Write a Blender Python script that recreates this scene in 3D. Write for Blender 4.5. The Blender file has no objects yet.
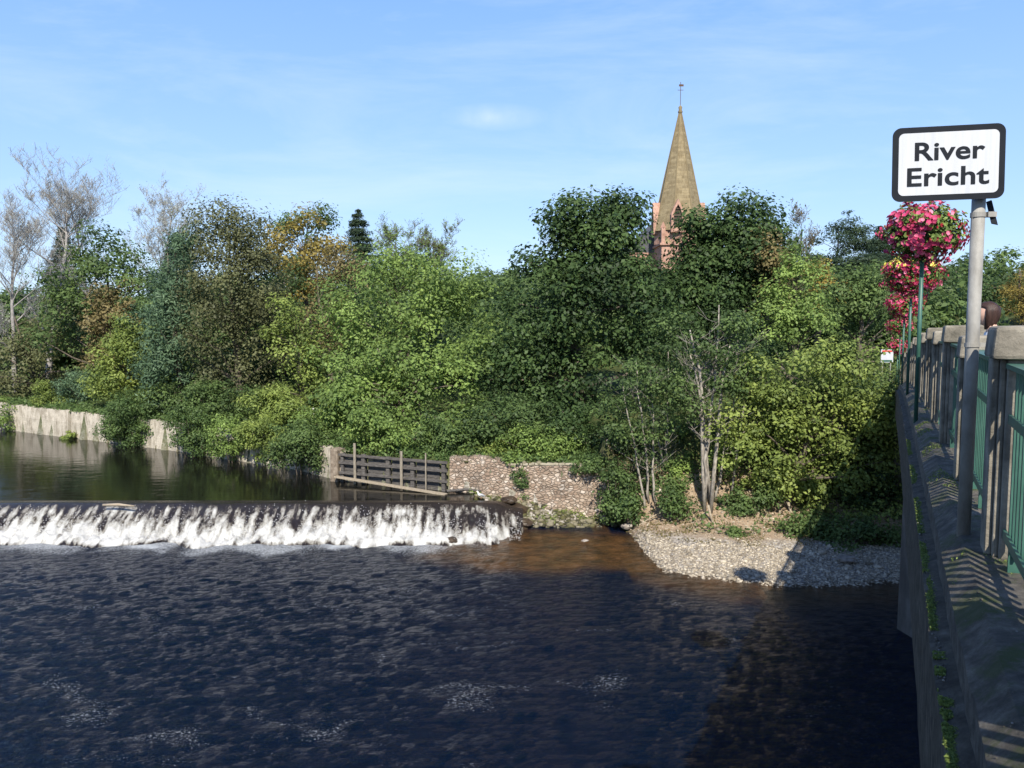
import bpy, bmesh, math, random
import numpy as np
from mathutils import Vector, Matrix, noise as mnoise

# ------------------------------------------------------------------ camera, sky, sun, exposure
SC = bpy.context.scene
COL = SC.collection
F = 800.0
PITCH = math.radians(4.57)
CAMZ = 9.0
cam = bpy.data.cameras.new('camera'); camo = bpy.data.objects.new('camera', cam); COL.objects.link(camo)
camo.location = (0, 0, CAMZ); camo.rotation_euler = (math.pi/2 - PITCH, 0, 0)
cam.sensor_width = 36.0; cam.lens = 36.0*F/1024.0; cam.clip_start = 0.05; cam.clip_end = 6000
SC.camera = camo
SUN_EL = math.radians(43); RAY_AZ = math.radians(0)
W = bpy.data.worlds.new('World'); SC.world = W; W.use_nodes = True
nt = W.node_tree; nt.nodes.clear()
wo = nt.nodes.new('ShaderNodeOutputWorld'); bg = nt.nodes.new('ShaderNodeBackground')
sky = nt.nodes.new('ShaderNodeTexSky'); sky.sky_type = 'NISHITA'; sky.sun_disc = False
sky.sun_elevation = SUN_EL; sky.sun_rotation = math.radians(180); sky.air_density = 1.0; sky.dust_density = 0.5; sky.ozone_density = 2.5
bg.inputs['Strength'].default_value = 0.112
# thin cirrus
tc = nt.nodes.new('ShaderNodeTexCoord'); mp = nt.nodes.new('ShaderNodeMapping'); mp.inputs['Scale'].default_value = (1.3, 1.3, 6.0)
mp.inputs['Rotation'].default_value = (0.0, 0.12, 0.0)
n1 = nt.nodes.new('ShaderNodeTexNoise'); n1.inputs['Scale'].default_value = 1.7; n1.inputs['Detail'].default_value = 8; n1.inputs['Roughness'].default_value = 0.62
n1.inputs['Distortion'].default_value = 0.5
cr = nt.nodes.new('ShaderNodeValToRGB'); cr.color_ramp.elements[0].position = 0.47; cr.color_ramp.elements[0].color = (0, 0, 0, 1)
cr.color_ramp.elements[1].position = 0.80; cr.color_ramp.elements[1].color = (0.34, 0.34, 0.34, 1)
mx = nt.nodes.new('ShaderNodeMix'); mx.data_type = 'RGBA'
mx.inputs['B'].default_value = (6.0, 6.6, 7.6, 1)
L = nt.links.new
# a small detached wisp of cirrus
vd = nt.nodes.new('ShaderNodeVectorMath'); vd.operation = 'SUBTRACT'; vd.inputs[1].default_value = (-0.020, 0.970, 0.240)
vm = nt.nodes.new('ShaderNodeVectorMath'); vm.operation = 'MULTIPLY'; vm.inputs[1].default_value = (15, 20, 60)
vl = nt.nodes.new('ShaderNodeVectorMath'); vl.operation = 'LENGTH'
n2 = nt.nodes.new('ShaderNodeTexNoise'); n2.inputs['Scale'].default_value = 40; n2.inputs['Detail'].default_value = 5
wi = nt.nodes.new('ShaderNodeMapRange'); wi.inputs['From Min'].default_value = 1.0; wi.inputs['From Max'].default_value = 0.0
wi.inputs['To Max'].default_value = 0.6
wm = nt.nodes.new('ShaderNodeMath'); wm.operation = 'MULTIPLY'; wa = nt.nodes.new('ShaderNodeMath'); wa.operation = 'ADD'; wa.use_clamp = True
L(tc.outputs['Generated'], mp.inputs['Vector']); L(mp.outputs['Vector'], n1.inputs['Vector']); L(n1.outputs['Fac'], cr.inputs['Fac'])
L(tc.outputs['Generated'], vd.inputs[0]); L(vd.outputs['Vector'], vm.inputs[0]); L(vm.outputs['Vector'], vl.inputs[0])
L(vl.outputs['Value'], wi.inputs['Value']); L(tc.outputs['Generated'], n2.inputs['Vector'])
L(wi.outputs['Result'], wm.inputs[0]); L(n2.outputs['Fac'], wm.inputs[1]); L(wm.outputs['Value'], wa.inputs[0]); L(cr.outputs['Color'], wa.inputs[1])
L(wa.outputs['Value'], mx.inputs['Factor']); sc_ = nt.nodes.new('ShaderNodeMix'); sc_.data_type = 'RGBA'; sc_.inputs['Factor'].default_value = 0.65

sxz = nt.nodes.new('ShaderNodeSeparateXYZ'); L(tc.outputs['Generated'], sxz.inputs[0])
gr_ = nt.nodes.new('ShaderNodeValToRGB'); e_ = gr_.color_ramp.elements; e_[0].position = 0.0; e_[0].color = (.34, .50, .76, 1); e_[1].position = .75; e_[1].color = (.030, .12, .44, 1)
q_ = e_.new(.35); q_.color = (.185, .36, .74, 1)
vs_ = nt.nodes.new('ShaderNodeVectorMath'); vs_.operation = 'SCALE'; vs_.inputs['Scale'].default_value = 10.0
L(sxz.outputs['Z'], gr_.inputs['Fac']); L(gr_.outputs['Color'], vs_.inputs[0]); L(vs_.outputs['Vector'], sc_.inputs['B'])
L(sky.outputs['Color'], sc_.inputs['A']); L(sc_.outputs['Result'], mx.inputs['A']); L(mx.outputs['Result'], bg.inputs['Color'])
L(bg.outputs['Background'], wo.inputs['Surface'])
sl = bpy.data.lights.new('sun', 'SUN'); slo = bpy.data.objects.new('sun', sl); COL.objects.link(slo)
sl.energy = 5.0; sl.angle = math.radians(0.5); sl.color = (1.0, 0.93, 0.81)
dirv = Vector((math.sin(RAY_AZ)*math.cos(SUN_EL), math.cos(RAY_AZ)*math.cos(SUN_EL), -math.sin(SUN_EL)))
slo.rotation_euler = dirv.to_track_quat('-Z', 'Y').to_euler(); slo.location = (10, -30, 60)
SC.view_settings.view_transform = 'Standard'; SC.view_settings.look = 'None'
SC.view_settings.gamma = 1; SC.view_settings.use_curve_mapping = False; SC.view_settings.exposure = 0.60

rng = np.random.default_rng(7); random.seed(7)

# ------------------------------------------------------------------ where things stand
cp, sp = math.cos(PITCH), math.sin(PITCH)
def ray(px, py):
    u = (px-512)/F; v = -(py-384)/F
    return Vector((u, cp+v*sp, -sp+v*cp))
def at(px, py, Y):
    r = ray(px, py); return Vector((0, 0, CAMZ)) + r*(Y/r.y)
def onz(px, py, z):
    r = ray(px, py); return Vector((0, 0, CAMZ)) + r*((z-CAMZ)/r.z)

POOL = 1.15
sh = [onz(10, 430, POOL), onz(170, 450, POOL), onz(300, 470, POOL), onz(342, 481, POOL), onz(450, 491, POOL), onz(606, 518, .15),
      onz(622, 560, 0), onz(690, 575, 0), onz(775, 584, 0), onz(850, 583, 0), onz(897, 580, 0)]
SX = np.array([-190, -90] + [p.x for p in sh] + [24, 60, 190]); SY = np.array([175, 92] + [p.y for p in sh] + [25, 16, -20])
WX1 = sh[5].x
def S(x): return np.interp(x, SX, SY)
def fbm(x, y, z=0, o=3):
    return mnoise.fractal(Vector((x, y, z)), 1.0, 2.0, o)
def sstep(a, b, x):
    t = min(1, max(0, (x-a)/(b-a))); return t*t*(3-2*t)
def T(x, y):
    d = y - float(S(x))
    up = 2.85 - .33*(1-sstep(.5, 2.2, d))*sstep(-12, -9, x) + .115*min(max(d, 0), 60) + .35*fbm(x*.12, y*.12)*sstep(1, 6, d)
    if y < -14:                                         # the near bank, behind the camera
        return -1.2 + 6.0*sstep(-14, -26, y)
    nearbank = -1.0
    # walled part
    dw = d if x < WX1-.3 else y - sh[5].y
    if dw < 0:
        zw = -1.0
        if -3.2 < x < WX1+1.5:
            w = sstep(-3.2, -2.0, x)*(1-sstep(WX1, WX1+1.5, x))
            top = 1.32 - .16*(x+2.8)
            zw = -1.0 + w*max(0, (top+1.0)*(1+max(-3.4, dw)/3.4)) + .10*w*fbm(x*1.7, y*1.7)
    else: zw = up
    # beach part
    d += .30*fbm(x*.9, 5)*sstep(WX1+1, WX1+2, x) if d > -2 else 0
    if d < 0: zb = max(-1.0, .10*d)
    else:
        zb = .085*min(d, 4.6) + .03*fbm(x*1.5, y*1.5)
        k = sstep(4.4, 12.0 + .8*fbm(x*.4, 3), d + .5*fbm(x*.7, y*.7))
        zb = zb*(1-k) + up*k
        zb += (.45*fbm(x*.6, y*.6, 2)+.2*fbm(x*1.9, y*1.9, 2))*k*(1-k)*4
    b = sstep(WX1-.1, WX1+1.3, x)
    return zw*(1-b) + zb*b

# ------------------------------------------------------------------ helpers
def tag(o, label=None, cat=None, group=None, kind=None):
    if label: o['label'] = label
    if cat: o['category'] = cat
    if group: o['group'] = group
    if kind: o['kind'] = kind
    return o
def thing(name, label, cat, loc=(0, 0, 0), group=None):
    o = bpy.data.objects.new(name, None); COL.objects.link(o); o.location = loc; o.empty_display_size = .2
    return tag(o, label, cat, group)
def link(name, me, mat=None, parent=None):
    o = bpy.data.objects.new(name, me); COL.objects.link(o)
    if mat: me.materials.append(mat)
    if parent:
        o.parent = parent
        o.matrix_parent_inverse = Matrix.Identity(4) if parent.parent else Matrix.Translation(-Vector(parent.location))
    return o
def np_mesh(name, V, Q, attrs=None, smooth=False):
    me = bpy.data.meshes.new(name); V = np.asarray(V, np.float32); Q = np.asarray(Q, np.int32); k = Q.shape[1]
    me.vertices.add(len(V)); me.vertices.foreach_set('co', V.ravel())
    me.loops.add(Q.size); me.loops.foreach_set('vertex_index', Q.ravel())
    me.polygons.add(len(Q)); me.polygons.foreach_set('loop_start', np.arange(0, Q.size, k, dtype=np.int32))
    me.polygons.foreach_set('loop_total', np.full(len(Q), k, np.int32))
    if smooth: me.polygons.foreach_set('use_smooth', np.ones(len(Q), bool))
    for (n, dom, arr) in attrs or []:
        a = me.attributes.new(n, 'FLOAT', dom); a.data.foreach_set('value', np.asarray(arr, np.float32))
    me.update(calc_edges=True); me.validate(); return me
class MB:
    def __init__(s): s.v = []; s.f = []
    def add(s, vs, fs):
        n = len(s.v); s.v += [tuple(v) for v in vs]; s.f += [tuple(i+n for i in f) for f in fs]; return s
    def hexa(s, c8):      # bottom 4 then top 4, both ccw
        return s.add(c8, [(3, 2, 1, 0), (4, 5, 6, 7), (0, 1, 5, 4), (1, 2, 6, 5), (2, 3, 7, 6), (3, 0, 4, 7)])
    def box(s, c, d, M=None):
        x, y, z = [q/2 for q in d]; c = Vector(c)
        p = [Vector(q) for q in ((-x, -y, -z), (x, -y, -z), (x, y, -z), (-x, y, -z), (-x, -y, z), (x, -y, z), (x, y, z), (-x, y, z))]
        if M: p = [M @ q for q in p]
        return s.hexa([c+q for q in p])
    def tube(s, pts, rad, n=8, cap=True):
        pts = [Vector(p) for p in pts]
        if not hasattr(rad, '__len__'): rad = [rad]*len(pts)
        base = len(s.v); up = Vector((.13, .21, 1)).normalized()
        for i, p in enumerate(pts):
            d = (pts[min(i+1, len(pts)-1)] - pts[max(i-1, 0)]).normalized()
            a = d.cross(up if abs(d.dot(up)) < .95 else Vector((1, 0, 0))).normalized(); b = d.cross(a)
            for k in range(n):
                t = 2*math.pi*k/n; s.v.append(tuple(p + (a*math.cos(t)+b*math.sin(t))*rad[i]))
        for i in range(len(pts)-1):
            for k in range(n):
                k2 = (k+1) % n
                s.f.append((base+i*n+k2, base+i*n+k, base+(i+1)*n+k, base+(i+1)*n+k2))
        if cap:
            s.f.append(tuple(base+k for k in range(n))); e = base+(len(pts)-1)*n; s.f.append(tuple(e+k for k in reversed(range(n))))
        return s
    def build(s, name, mat, parent=None, smooth=False, bevel=0):
        me = bpy.data.meshes.new(name); me.from_pydata(s.v, [], s.f); me.update()
        if smooth:
            for p in me.polygons: p.use_smooth = True
        o = link(name, me, mat, parent)
        if bevel:
            m = o.modifiers.new('b', 'BEVEL'); m.width = bevel; m.segments = 2; m.limit_method = 'ANGLE'
        return o

# ------------------------------------------------------------------ materials
def mat_new(name):
    m = bpy.data.materials.new(name); m.use_nodes = True; n = m.node_tree; n.nodes.clear()
    o = n.nodes.new('ShaderNodeOutputMaterial'); b = n.nodes.new('ShaderNodeBsdfPrincipled'); n.links.new(b.outputs[0], o.inputs[0])
    return m, n, b, o
def N(n, t, **k):
    x = n.nodes.new(t)
    for a, v in k.items():
        if a in x.inputs.keys(): x.inputs[a].default_value = v
        else: setattr(x, a, v)
    return x
def ramp(n, stops):
    r = n.nodes.new('ShaderNodeValToRGB'); e = r.color_ramp.elements
    while len(e) < len(stops): e.new(.5)
    for i, (p, c) in enumerate(stops): e[i].position = p; e[i].color = (*c, 1)
    return r
def rough_mat(name, cols, scale=3, rough=.9, bump=.3, bscale=25, stretch=(1, 1, 1), metal=0, spec=.3, bdist=.02):
    m, n, b, o = mat_new(name)
    tc = N(n, 'ShaderNodeTexCoord'); mp = N(n, 'ShaderNodeMapping'); mp.inputs['Scale'].default_value = stretch
    a = N(n, 'ShaderNodeTexNoise', Scale=scale, Detail=8, Roughness=.65)
    k = len(cols); r = ramp(n, [(.28+.44*i/(k-1), c) for i, c in enumerate(cols)])
    c = N(n, 'ShaderNodeTexNoise', Scale=bscale, Detail=6, Roughness=.7); bp = N(n, 'ShaderNodeBump', Strength=bump, Distance=bdist)
    l = n.links.new
    l(tc.outputs['Object'], mp.inputs[0]); l(mp.outputs[0], a.inputs['Vector']); l(a.outputs['Fac'], r.inputs[0]); l(r.outputs[0], b.inputs['Base Color'])
    l(mp.outputs[0], c.inputs['Vector']); l(c.outputs['Fac'], bp.inputs['Height']); l(bp.outputs[0], b.inputs['Normal'])
    b.inputs['Roughness'].default_value = rough; b.inputs['Metallic'].default_value = metal; b.inputs['Specular IOR Level'].default_value = spec
    return m
def leaf_mat(name, c0, c1, c2, trans=.38):
    c0, c1, c2 = [(c[0]*1.22, c[1]*1.30, c[2]*1.22) for c in (c0, c1, c2)]
    m, n, b, o = mat_new(name)
    a = N(n, 'ShaderNodeAttribute'); a.attribute_name = 'v'; r = ramp(n, [(0.0, c0), (.5, c1), (1.0, c2)])
    t = N(n, 'ShaderNodeBsdfTranslucent'); mx = N(n, 'ShaderNodeMixShader'); mx.inputs[0].default_value = trans
    hs = N(n, 'ShaderNodeHueSaturation', Value=1.45, Saturation=1.0); hs.inputs['Hue'].default_value = .485
    l = n.links.new
    l(a.outputs['Fac'], r.inputs[0]); l(r.outputs[0], b.inputs['Base Color']); l(r.outputs[0], hs.inputs['Color']); l(hs.outputs[0], t.inputs[0])
    l(b.outputs[0], mx.inputs[1]); l(t.outputs[0], mx.inputs[2]); l(mx.outputs[0], o.inputs[0])
    b.inputs['Roughness'].default_value = .55; b.inputs['Specular IOR Level'].default_value = .25
    return m
LM = {
 'dark':   leaf_mat('dark_leaves', (.022, .038, .015), (.044, .073, .025), (.080, .120, .040)),
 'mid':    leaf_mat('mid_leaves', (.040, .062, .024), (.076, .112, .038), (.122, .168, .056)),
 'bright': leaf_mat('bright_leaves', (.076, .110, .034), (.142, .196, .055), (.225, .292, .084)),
 'yellow': leaf_mat('yellow_green_leaves', (.080, .105, .030), (.152, .188, .050), (.240, .275, .075)),
 'brown':  leaf_mat('olive_brown_leaves', (.062, .064, .032), (.104, .106, .050), (.152, .152, .074)),
 'orange': leaf_mat('autumn_leaves', (.110, .090, .028), (.210, .160, .042), (.310, .225, .060)),
 'rust':   leaf_mat('rusty_leaves', (.090, .074, .034), (.155, .122, .054), (.225, .172, .082)),
 'blue':   leaf_mat('blue_green_needles', (.048, .080, .048), (.090, .138, .080), (.140, .196, .116)),
 'conifer': leaf_mat('dark_needles', (.020, .034, .020), (.036, .056, .032), (.062, .088, .050)),
 'ivy':    leaf_mat('ivy_leaves', (.040, .064, .024), (.074, .114, .038), (.120, .165, .056)),
 'grey':   leaf_mat('sparse_grey_leaves', (.24, .24, .21), (.34, .34, .30), (.44, .43, .39)),
}
BARK = rough_mat('bark', [(.05, .04, .03), (.11, .09, .07), (.18, .16, .13)], 6, stretch=(3, 3, .6))
PALE = rough_mat('pale_bark', [(.10, .085, .07), (.26, .235, .20), (.42, .39, .34)], 5, stretch=(2, 2, .8))
GREYB = rough_mat('grey_bark', [(.16, .15, .14), (.27, .255, .24), (.38, .36, .34)], 5)

# ------------------------------------------------------------------ foliage machinery
LEAF = .84; MORE = 1.4
def unit(a): return a/np.maximum(1e-6, np.linalg.norm(a, axis=-1, keepdims=True))
def leaf_cards(P, Nn, size, aspect, v, mat, name, parent, droop=None):
    n = len(P); size = size*LEAF; ref = rng.normal(size=(n, 3))
    if droop is not None: ref = droop + .35*ref
    t = unit(ref - (ref*Nn).sum(1, keepdims=True)*Nn); b = np.cross(Nn, t)
    s = size*rng.uniform(.45, 1.45, (n, 1)); w = s*aspect
    V = np.stack([P - t*s, P + b*w - t*s*.1, P + t*s, P - b*w - t*s*.1], 1)
    V[:, 1] += Nn*s*.18; V[:, 3] += Nn*s*.18
    me = np_mesh(name, V.reshape(-1, 3), np.arange(4*n).reshape(n, 4), [('v', 'FACE', np.clip(v, 0, 1))])
    return link(name, me, mat, parent)
def clumps(blobs, cr, dens, nl, flat=.65, cullback=.75, spread=1.0):
    """leaf positions for a crown made of blobs (centre, radii): clumps of leaves spread through each blob"""
    PP, NN, VV, CC = [], [], [], []
    up = np.array([0, 0, 1.0])
    for (c, r) in blobs:
        c = np.array(c); r = np.array(r); area = 4*math.pi*np.mean(r)**2
        nc = max(16, int(dens*area/(cr*cr)))
        d = unit(rng.normal(size=(nc, 3)))
        keep = ~((d[:, 1] > .3) & (rng.random(nc) < cullback)) & ~((d[:, 2] < -.6) & (rng.random(nc) < .4))
        d = d[keep]; nc = len(d)
        rad = 1.04 - .60*rng.random((nc, 1))**1.7; rad += rng.normal(size=(nc, 1))*.07
        cc = c + d*r*rad
        crr = cr*rng.uniform(.55, 1.35, nc)
        k = np.maximum(6, (MORE*nl*(crr/cr)**2).astype(int)); idx = np.repeat(np.arange(nc), k); m = len(idx)
        l = unit(rng.normal(size=(m, 3))*np.array([1, 1, .85])); rr = rng.random((m, 1))**(1/2.4)*(1+.16*np.abs(rng.normal(size=(m, 1)))*spread**1.5)
        P = cc[idx] + l*rr*crr[idx][:, None]*np.array([1, 1, flat])
        Nn = unit(l*.60 + d[idx]*.25 + up*.50 + rng.normal(size=(m, 3))*.36)
        cv = rng.normal(size=nc)*.25
        v = .48 + cv[idx] + rng.normal(size=m)*.15 + .06*l[:, 2]
        PP.append(P); NN.append(Nn); VV.append(v); CC.append(cc)
    return np.concatenate(PP), np.concatenate(NN), np.concatenate(VV), np.concatenate(CC)
def limbs(mb, base, top, r0, targets, n=7, wob=.25, leanx=0):
    base = Vector(base); top = Vector(top); H = (top-base).length
    pts = [base.lerp(top, i/n) + Vector((random.uniform(-1, 1), random.uniform(-1, 1), 0))*wob*(i/n)*(1 if 0 < i < n else 0) for i in range(n+1)]
    mb.tube([base-Vector((0, 0, .4))] + pts, [r0*1.25] + [r0*(1-.85*i/n) for i in range(n+1)], 9)
    for tg in targets:
        tg = Vector(tg); k = (tg.z-base.z)/max(.1, H) - random.uniform(.1, .3); k = min(.9, max(.15, k))
        i = min(n-1, int(k*n)); s = pts[i].lerp(pts[i+1], k*n-i)
        if (tg-s).length < .5: continue
        rr = r0*(1-.85*k)*.5; mid = s.lerp(tg, .5) + Vector((random.uniform(-.2, .2), random.uniform(-.2, .2), random.uniform(-.1, .35)))*(tg-s).length*.35
        q = s.lerp(mid, .5) + Vector((random.uniform(-.1, .1), random.uniform(-.1, .1), .05)); e = mid.lerp(tg, .5)+Vector((0, 0, .08))
        mb.tube([s, q, mid, e, tg], [rr, rr*.8, rr*.6, rr*.4, max(.008, rr*.18)], 5, cap=False)
def px_blobs(bl, Y):
    out = []
    for b in bl:
        x, y, rx, ry = b[:4]; dy = b[4] if len(b) > 4 else 0
        c = at(x, y, Y+dy); k = (Y+dy)/F
        out.append((tuple(c), (rx*k, (rx*.6+ry*.4)*k, ry*k)))
    return out
def ground_z(x, y): return T(x, y)
def tree(name, label, cat, Y, bl, pal, bx=None, cr=.9, size=.11, aspect=.62, dens=.34, nl=110, flat=.80, r0=.25, bark=BARK, group='trees on the far bank', topfrac=.85, nlimb=26, spread=1.0, cull=.75):
    blobs = px_blobs(bl, Y)
    zs = max(c[2]+r[2] for c, r in blobs); X = np.mean([c[0] for c, r in blobs]) if bx is None else at(bx, 384, Y).x
    z0 = ground_z(X, Y); base = Vector((X, Y, z0))
    th = thing(name, label, cat, base, group)
    P, Nn, v, C = clumps(blobs, cr, dens, nl, flat, spread=spread, cullback=cull)
    leaf_cards(P, Nn, size, aspect, v, LM[pal], 'crown', th)
    mb = MB(); tx = blobs[0][0][0]
    sel = [C[i] for i in rng.choice(len(C), min(nlimb, len(C)), replace=False)]
    limbs(mb, base, (tx, Y, z0+(zs-z0)*topfrac), r0, sel); mb.build('trunk', bark, th, smooth=True)
    return th
def conifer(name, label, cat, Y, x, ytop, ybot, wpx, pal='conifer', dens=1.0, size=.13, group='conifers on the far bank', droop=-.25, narrow=1.0):
    top = at(x, ytop, Y); z0 = ground_z(top.x, Y); zb = max(z0+.6, at(x, ybot, Y).z); R = wpx*Y/F/2
    th = thing(name, label, cat, (top.x, Y, z0), group); H = top.z - zb
    mb = MB(); mb.tube([(top.x, Y, z0-.3), (top.x, Y, z0+(top.z-z0)*.5), (top.x, Y, top.z)], [.22, .12, .02], 8)
    P, Nn, V = [], [], []; nlev = int(H/.30)
    for i in range(nlev):
        f = (i+random.random())/nlev; z = zb + H*f; rad = R*((1-f)**.8)*random.uniform(.8, 1.15)+.12
        nb = max(6, int(12*dens))
        for k in range(nb):
            a = random.uniform(0, 2*math.pi)
            if math.sin(a) > .4 and random.random() < .5: continue
            rl = rad*random.uniform(.7, 1.15); dx, dy = math.cos(a), math.sin(a); m = int(16+60*rl*dens)
            s = rng.random(m)**.7; wd = .30*rl*(1-s*.5)+.10
            off = rng.normal(size=m)*wd
            p = np.stack([top.x+dx*rl*s-dy*off, Y+dy*rl*s+dx*off, z+droop*rl*s**1.5+ .18*rl*s**3 - np.abs(rng.normal(size=m))*.22], 1)
            P.append(p); q = unit(np.stack([dx*.4+rng.normal(size=m)*.4, dy*.4+rng.normal(size=m)*.4, .8+rng.normal(size=m)*.3], 1)); Nn.append(q)
            V.append(.45+random.gauss(0, .17)+rng.normal(size=m)*.13+.15*(s-.5))
            if k % 3 == 0: mb.tube([(top.x, Y, z), (top.x+dx*rl*.9, Y+dy*rl*.9, z+droop*rl*.8)], [.035, .008], 4, cap=False)
    leaf_cards(np.concatenate(P), np.concatenate(Nn), size, .34, np.concatenate(V), LM[pal], 'crown', th)
    mb.build('trunk', BARK, th); return th
def bare_tree(name, label, cat, Y, x, ytop, ybase_unused, wpx, bark=GREYB, leaves=400, r0=.2, group='bare and thin trees', levels=4, split=5, lean=0, pal='grey', lsize=.06, fill=1.0):
    top = at(x, ytop, Y); bx = at(x-lean, ytop, Y).x; z0 = ground_z(bx, Y); H = top.z-z0; Wd = wpx*Y/F/2
    th = thing(name, label, cat, (bx, Y, z0), group); mb = MB(); tips = []
    def grow(p, d, ln, r, lev):
        nseg = 5; pts = [p]; dd = d.copy(); q = p.copy()
        for i in range(nseg):
            g_ = .05 if lev == 0 else .13; dd = (dd + Vector((random.gauss(0, g_), random.gauss(0, g_), random.gauss(.05, .08)))).normalized(); q = q + dd*ln/nseg; pts.append(q.copy())
        mb.tube(pts, [max(.009, r*(1-.8*i/nseg)) for i in range(nseg+1)], 6 if lev == 0 else (4 if lev < 2 else 3), cap=False)
        if lev >= 2: tips.extend(pts[2:])
        if lev < levels:
            for k in range(split + (14 if lev == 0 else 0)):
                f = random.uniform(.25 if lev == 0 else .2, 1.0); i = min(nseg-1, int(f*nseg)); s = pts[i].lerp(pts[i+1], f*nseg-i)
                a = random.uniform(0, 2*math.pi); side = Vector((math.cos(a), math.sin(a)*.7, random.uniform(.1, .9)))
                nd = (dd*.45+side.normalized()*.8).normalized()
                l2 = ln*(.50 if lev else .38)*random.uniform(.6, 1.2)*(1.25-.6*f if lev == 0 else 1)
                if lev == 0: l2 = min(l2, Wd*1.1)
                grow(s, nd, l2, max(.008, r*(1-.75*f)*.5), lev+1)
    grow(Vector((bx, Y, z0-.2)), Vector((lean*Y/F/H, 0, 1)).normalized(), H, r0, 0)
    mb.build('trunk', bark, th, smooth=True)
    if leaves:
        C = np.array([tips[i] for i in rng.integers(0, len(tips), leaves)]); P = C + rng.normal(size=C.shape)*.14
        leaf_cards(P, unit(rng.normal(size=P.shape)+np.array([0, -.3, .5])), lsize, .6, .5+rng.normal(size=len(P))*.2, LM[pal], 'crown', th)
    return th

# ------------------------------------------------------------------ ground
def grid_axis(segs):
    out = []
    for a, b, st in segs: out += list(np.arange(a, b, st))
    return np.array(out + [segs[-1][1]])
gx = grid_axis([(-190, -45, 2.5), (-45, -4, .6), (-4, 16, .16), (16, 40, .8), (40, 190, 4)])
gy = grid_axis([(-60, 20, 4), (20, 26, .5), (26, 44, .16), (44, 62, .6), (62, 240, 4)])
V = np.zeros((len(gy), len(gx), 3)); zone = np.zeros((len(gy), len(gx))); moss = zone.copy()
for j, y in enumerate(gy):
    for i, x in enumerate(gx):
        z = T(x, y); V[j, i] = (x, y, z); d = y - float(S(x))
        zone[j, i] = sstep(3.4, 4.6, d + .5*fbm(x*.9, y*.9))*sstep(WX1-1, WX1, x) + (1 if (d > .2 and x <= WX1) else 0)
        moss[j, i] = sstep(1.9, 3.0, z + .5*fbm(x*.6, y*.6, 5)) if x > WX1-.5 else (1.0 if z > 1.6 else 0)
nx, ny = len(gx), len(gy); ii = np.arange(nx-1)[None, :] + (np.arange(ny-1)*nx)[:, None]
Q = np.stack([ii, ii+1, ii+nx+1, ii+nx], -1).reshape(-1, 4)
m, n, b, o = mat_new('bank_ground')
l = n.links.new; tc = N(n, 'ShaderNodeTexCoord'); za = N(n, 'ShaderNodeAttribute'); za.attribute_name = 'zone'; ma = N(n, 'ShaderNodeAttribute'); ma.attribute_name = 'moss'
n1 = N(n, 'ShaderNodeTexNoise', Scale=1.3, Detail=8, Roughness=.7); n2 = N(n, 'ShaderNodeTexNoise', Scale=9, Detail=8, Roughness=.7); vo = N(n, 'ShaderNodeTexVoronoi', Scale=11)
rs = ramp(n, [(.3, (.17, .12, .08)), (.5, (.27, .20, .135)), (.7, (.36, .29, .21))]); rg = ramp(n, [(.3, (.025, .035, .012)), (.5, (.05, .065, .02)), (.7, (.10, .10, .035))])
rb = ramp(n, [(.1, (.14, .12, .10)), (.5, (.26, .235, .20)), (.9, (.42, .39, .35))])
m1 = N(n, 'ShaderNodeMix', data_type='RGBA'); m2 = N(n, 'ShaderNodeMix', data_type='RGBA')
for q in (n1, n2, vo): l(tc.outputs['Object'], q.inputs['Vector'])
l(n2.outputs['Fac'], rs.inputs[0]); l(n1.outputs['Fac'], rg.inputs[0]); l(vo.outputs['Color'], rb.inputs[0])
l(za.outputs['Fac'], m1.inputs['Factor']); l(rb.outputs[0], m1.inputs['A']); l(rs.outputs[0], m1.inputs['B'])
l(ma.outputs['Fac'], m2.inputs['Factor']); l(m1.outputs['Result'], m2.inputs['A']); l(rg.outputs[0], m2.inputs['B'])
# wet and dark close to the water line
sx = N(n, 'ShaderNodeSeparateXYZ'); mr = N(n, 'ShaderNodeMapRange'); mr.inputs['From Min'].default_value = -.02; mr.inputs['From Max'].default_value = .10; mr.inputs['To Min'].default_value = .35
m3 = N(n, 'ShaderNodeMix', data_type='RGBA', blend_type='MULTIPLY'); m3.inputs['Factor'].default_value = 1
l(tc.outputs['Object'], sx.inputs[0]); l(sx.outputs['Z'], mr.inputs['Value']); l(m2.outputs['Result'], m3.inputs['A']); l(mr.outputs[0], m3.inputs['B'])
l(m3.outputs['Result'], b.inputs['Base Color']); b.inputs['Roughness'].default_value = .95; b.inputs['Specular IOR Level'].default_value = .2
bp = N(n, 'ShaderNodeBump', Strength=.6, Distance=.05); l(n2.outputs['Fac'], bp.inputs['Height']); l(bp.outputs[0], b.inputs['Normal'])
g = link('ground', np_mesh('ground', V.reshape(-1, 3), Q, [('zone', 'POINT', zone.ravel()), ('moss', 'POINT', moss.ravel())], smooth=True), m)
tag(g, 'wooded far bank with brown soil slope and pale shingle shore', 'river bank', kind='structure')
# land running on to the horizon, well below the near ground
fm = MB(); fm.add([(-3000, -3000, -3), (3000, -3000, -3), (3000, 3000, -3), (-3000, 3000, -3)], [(0, 1, 2, 3)])
tag(fm.build('terrain', rough_mat('far_land', [(.03, .05, .015), (.06, .08, .03)], .05)), 'open green land beyond the town', 'land', kind='structure')
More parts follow.
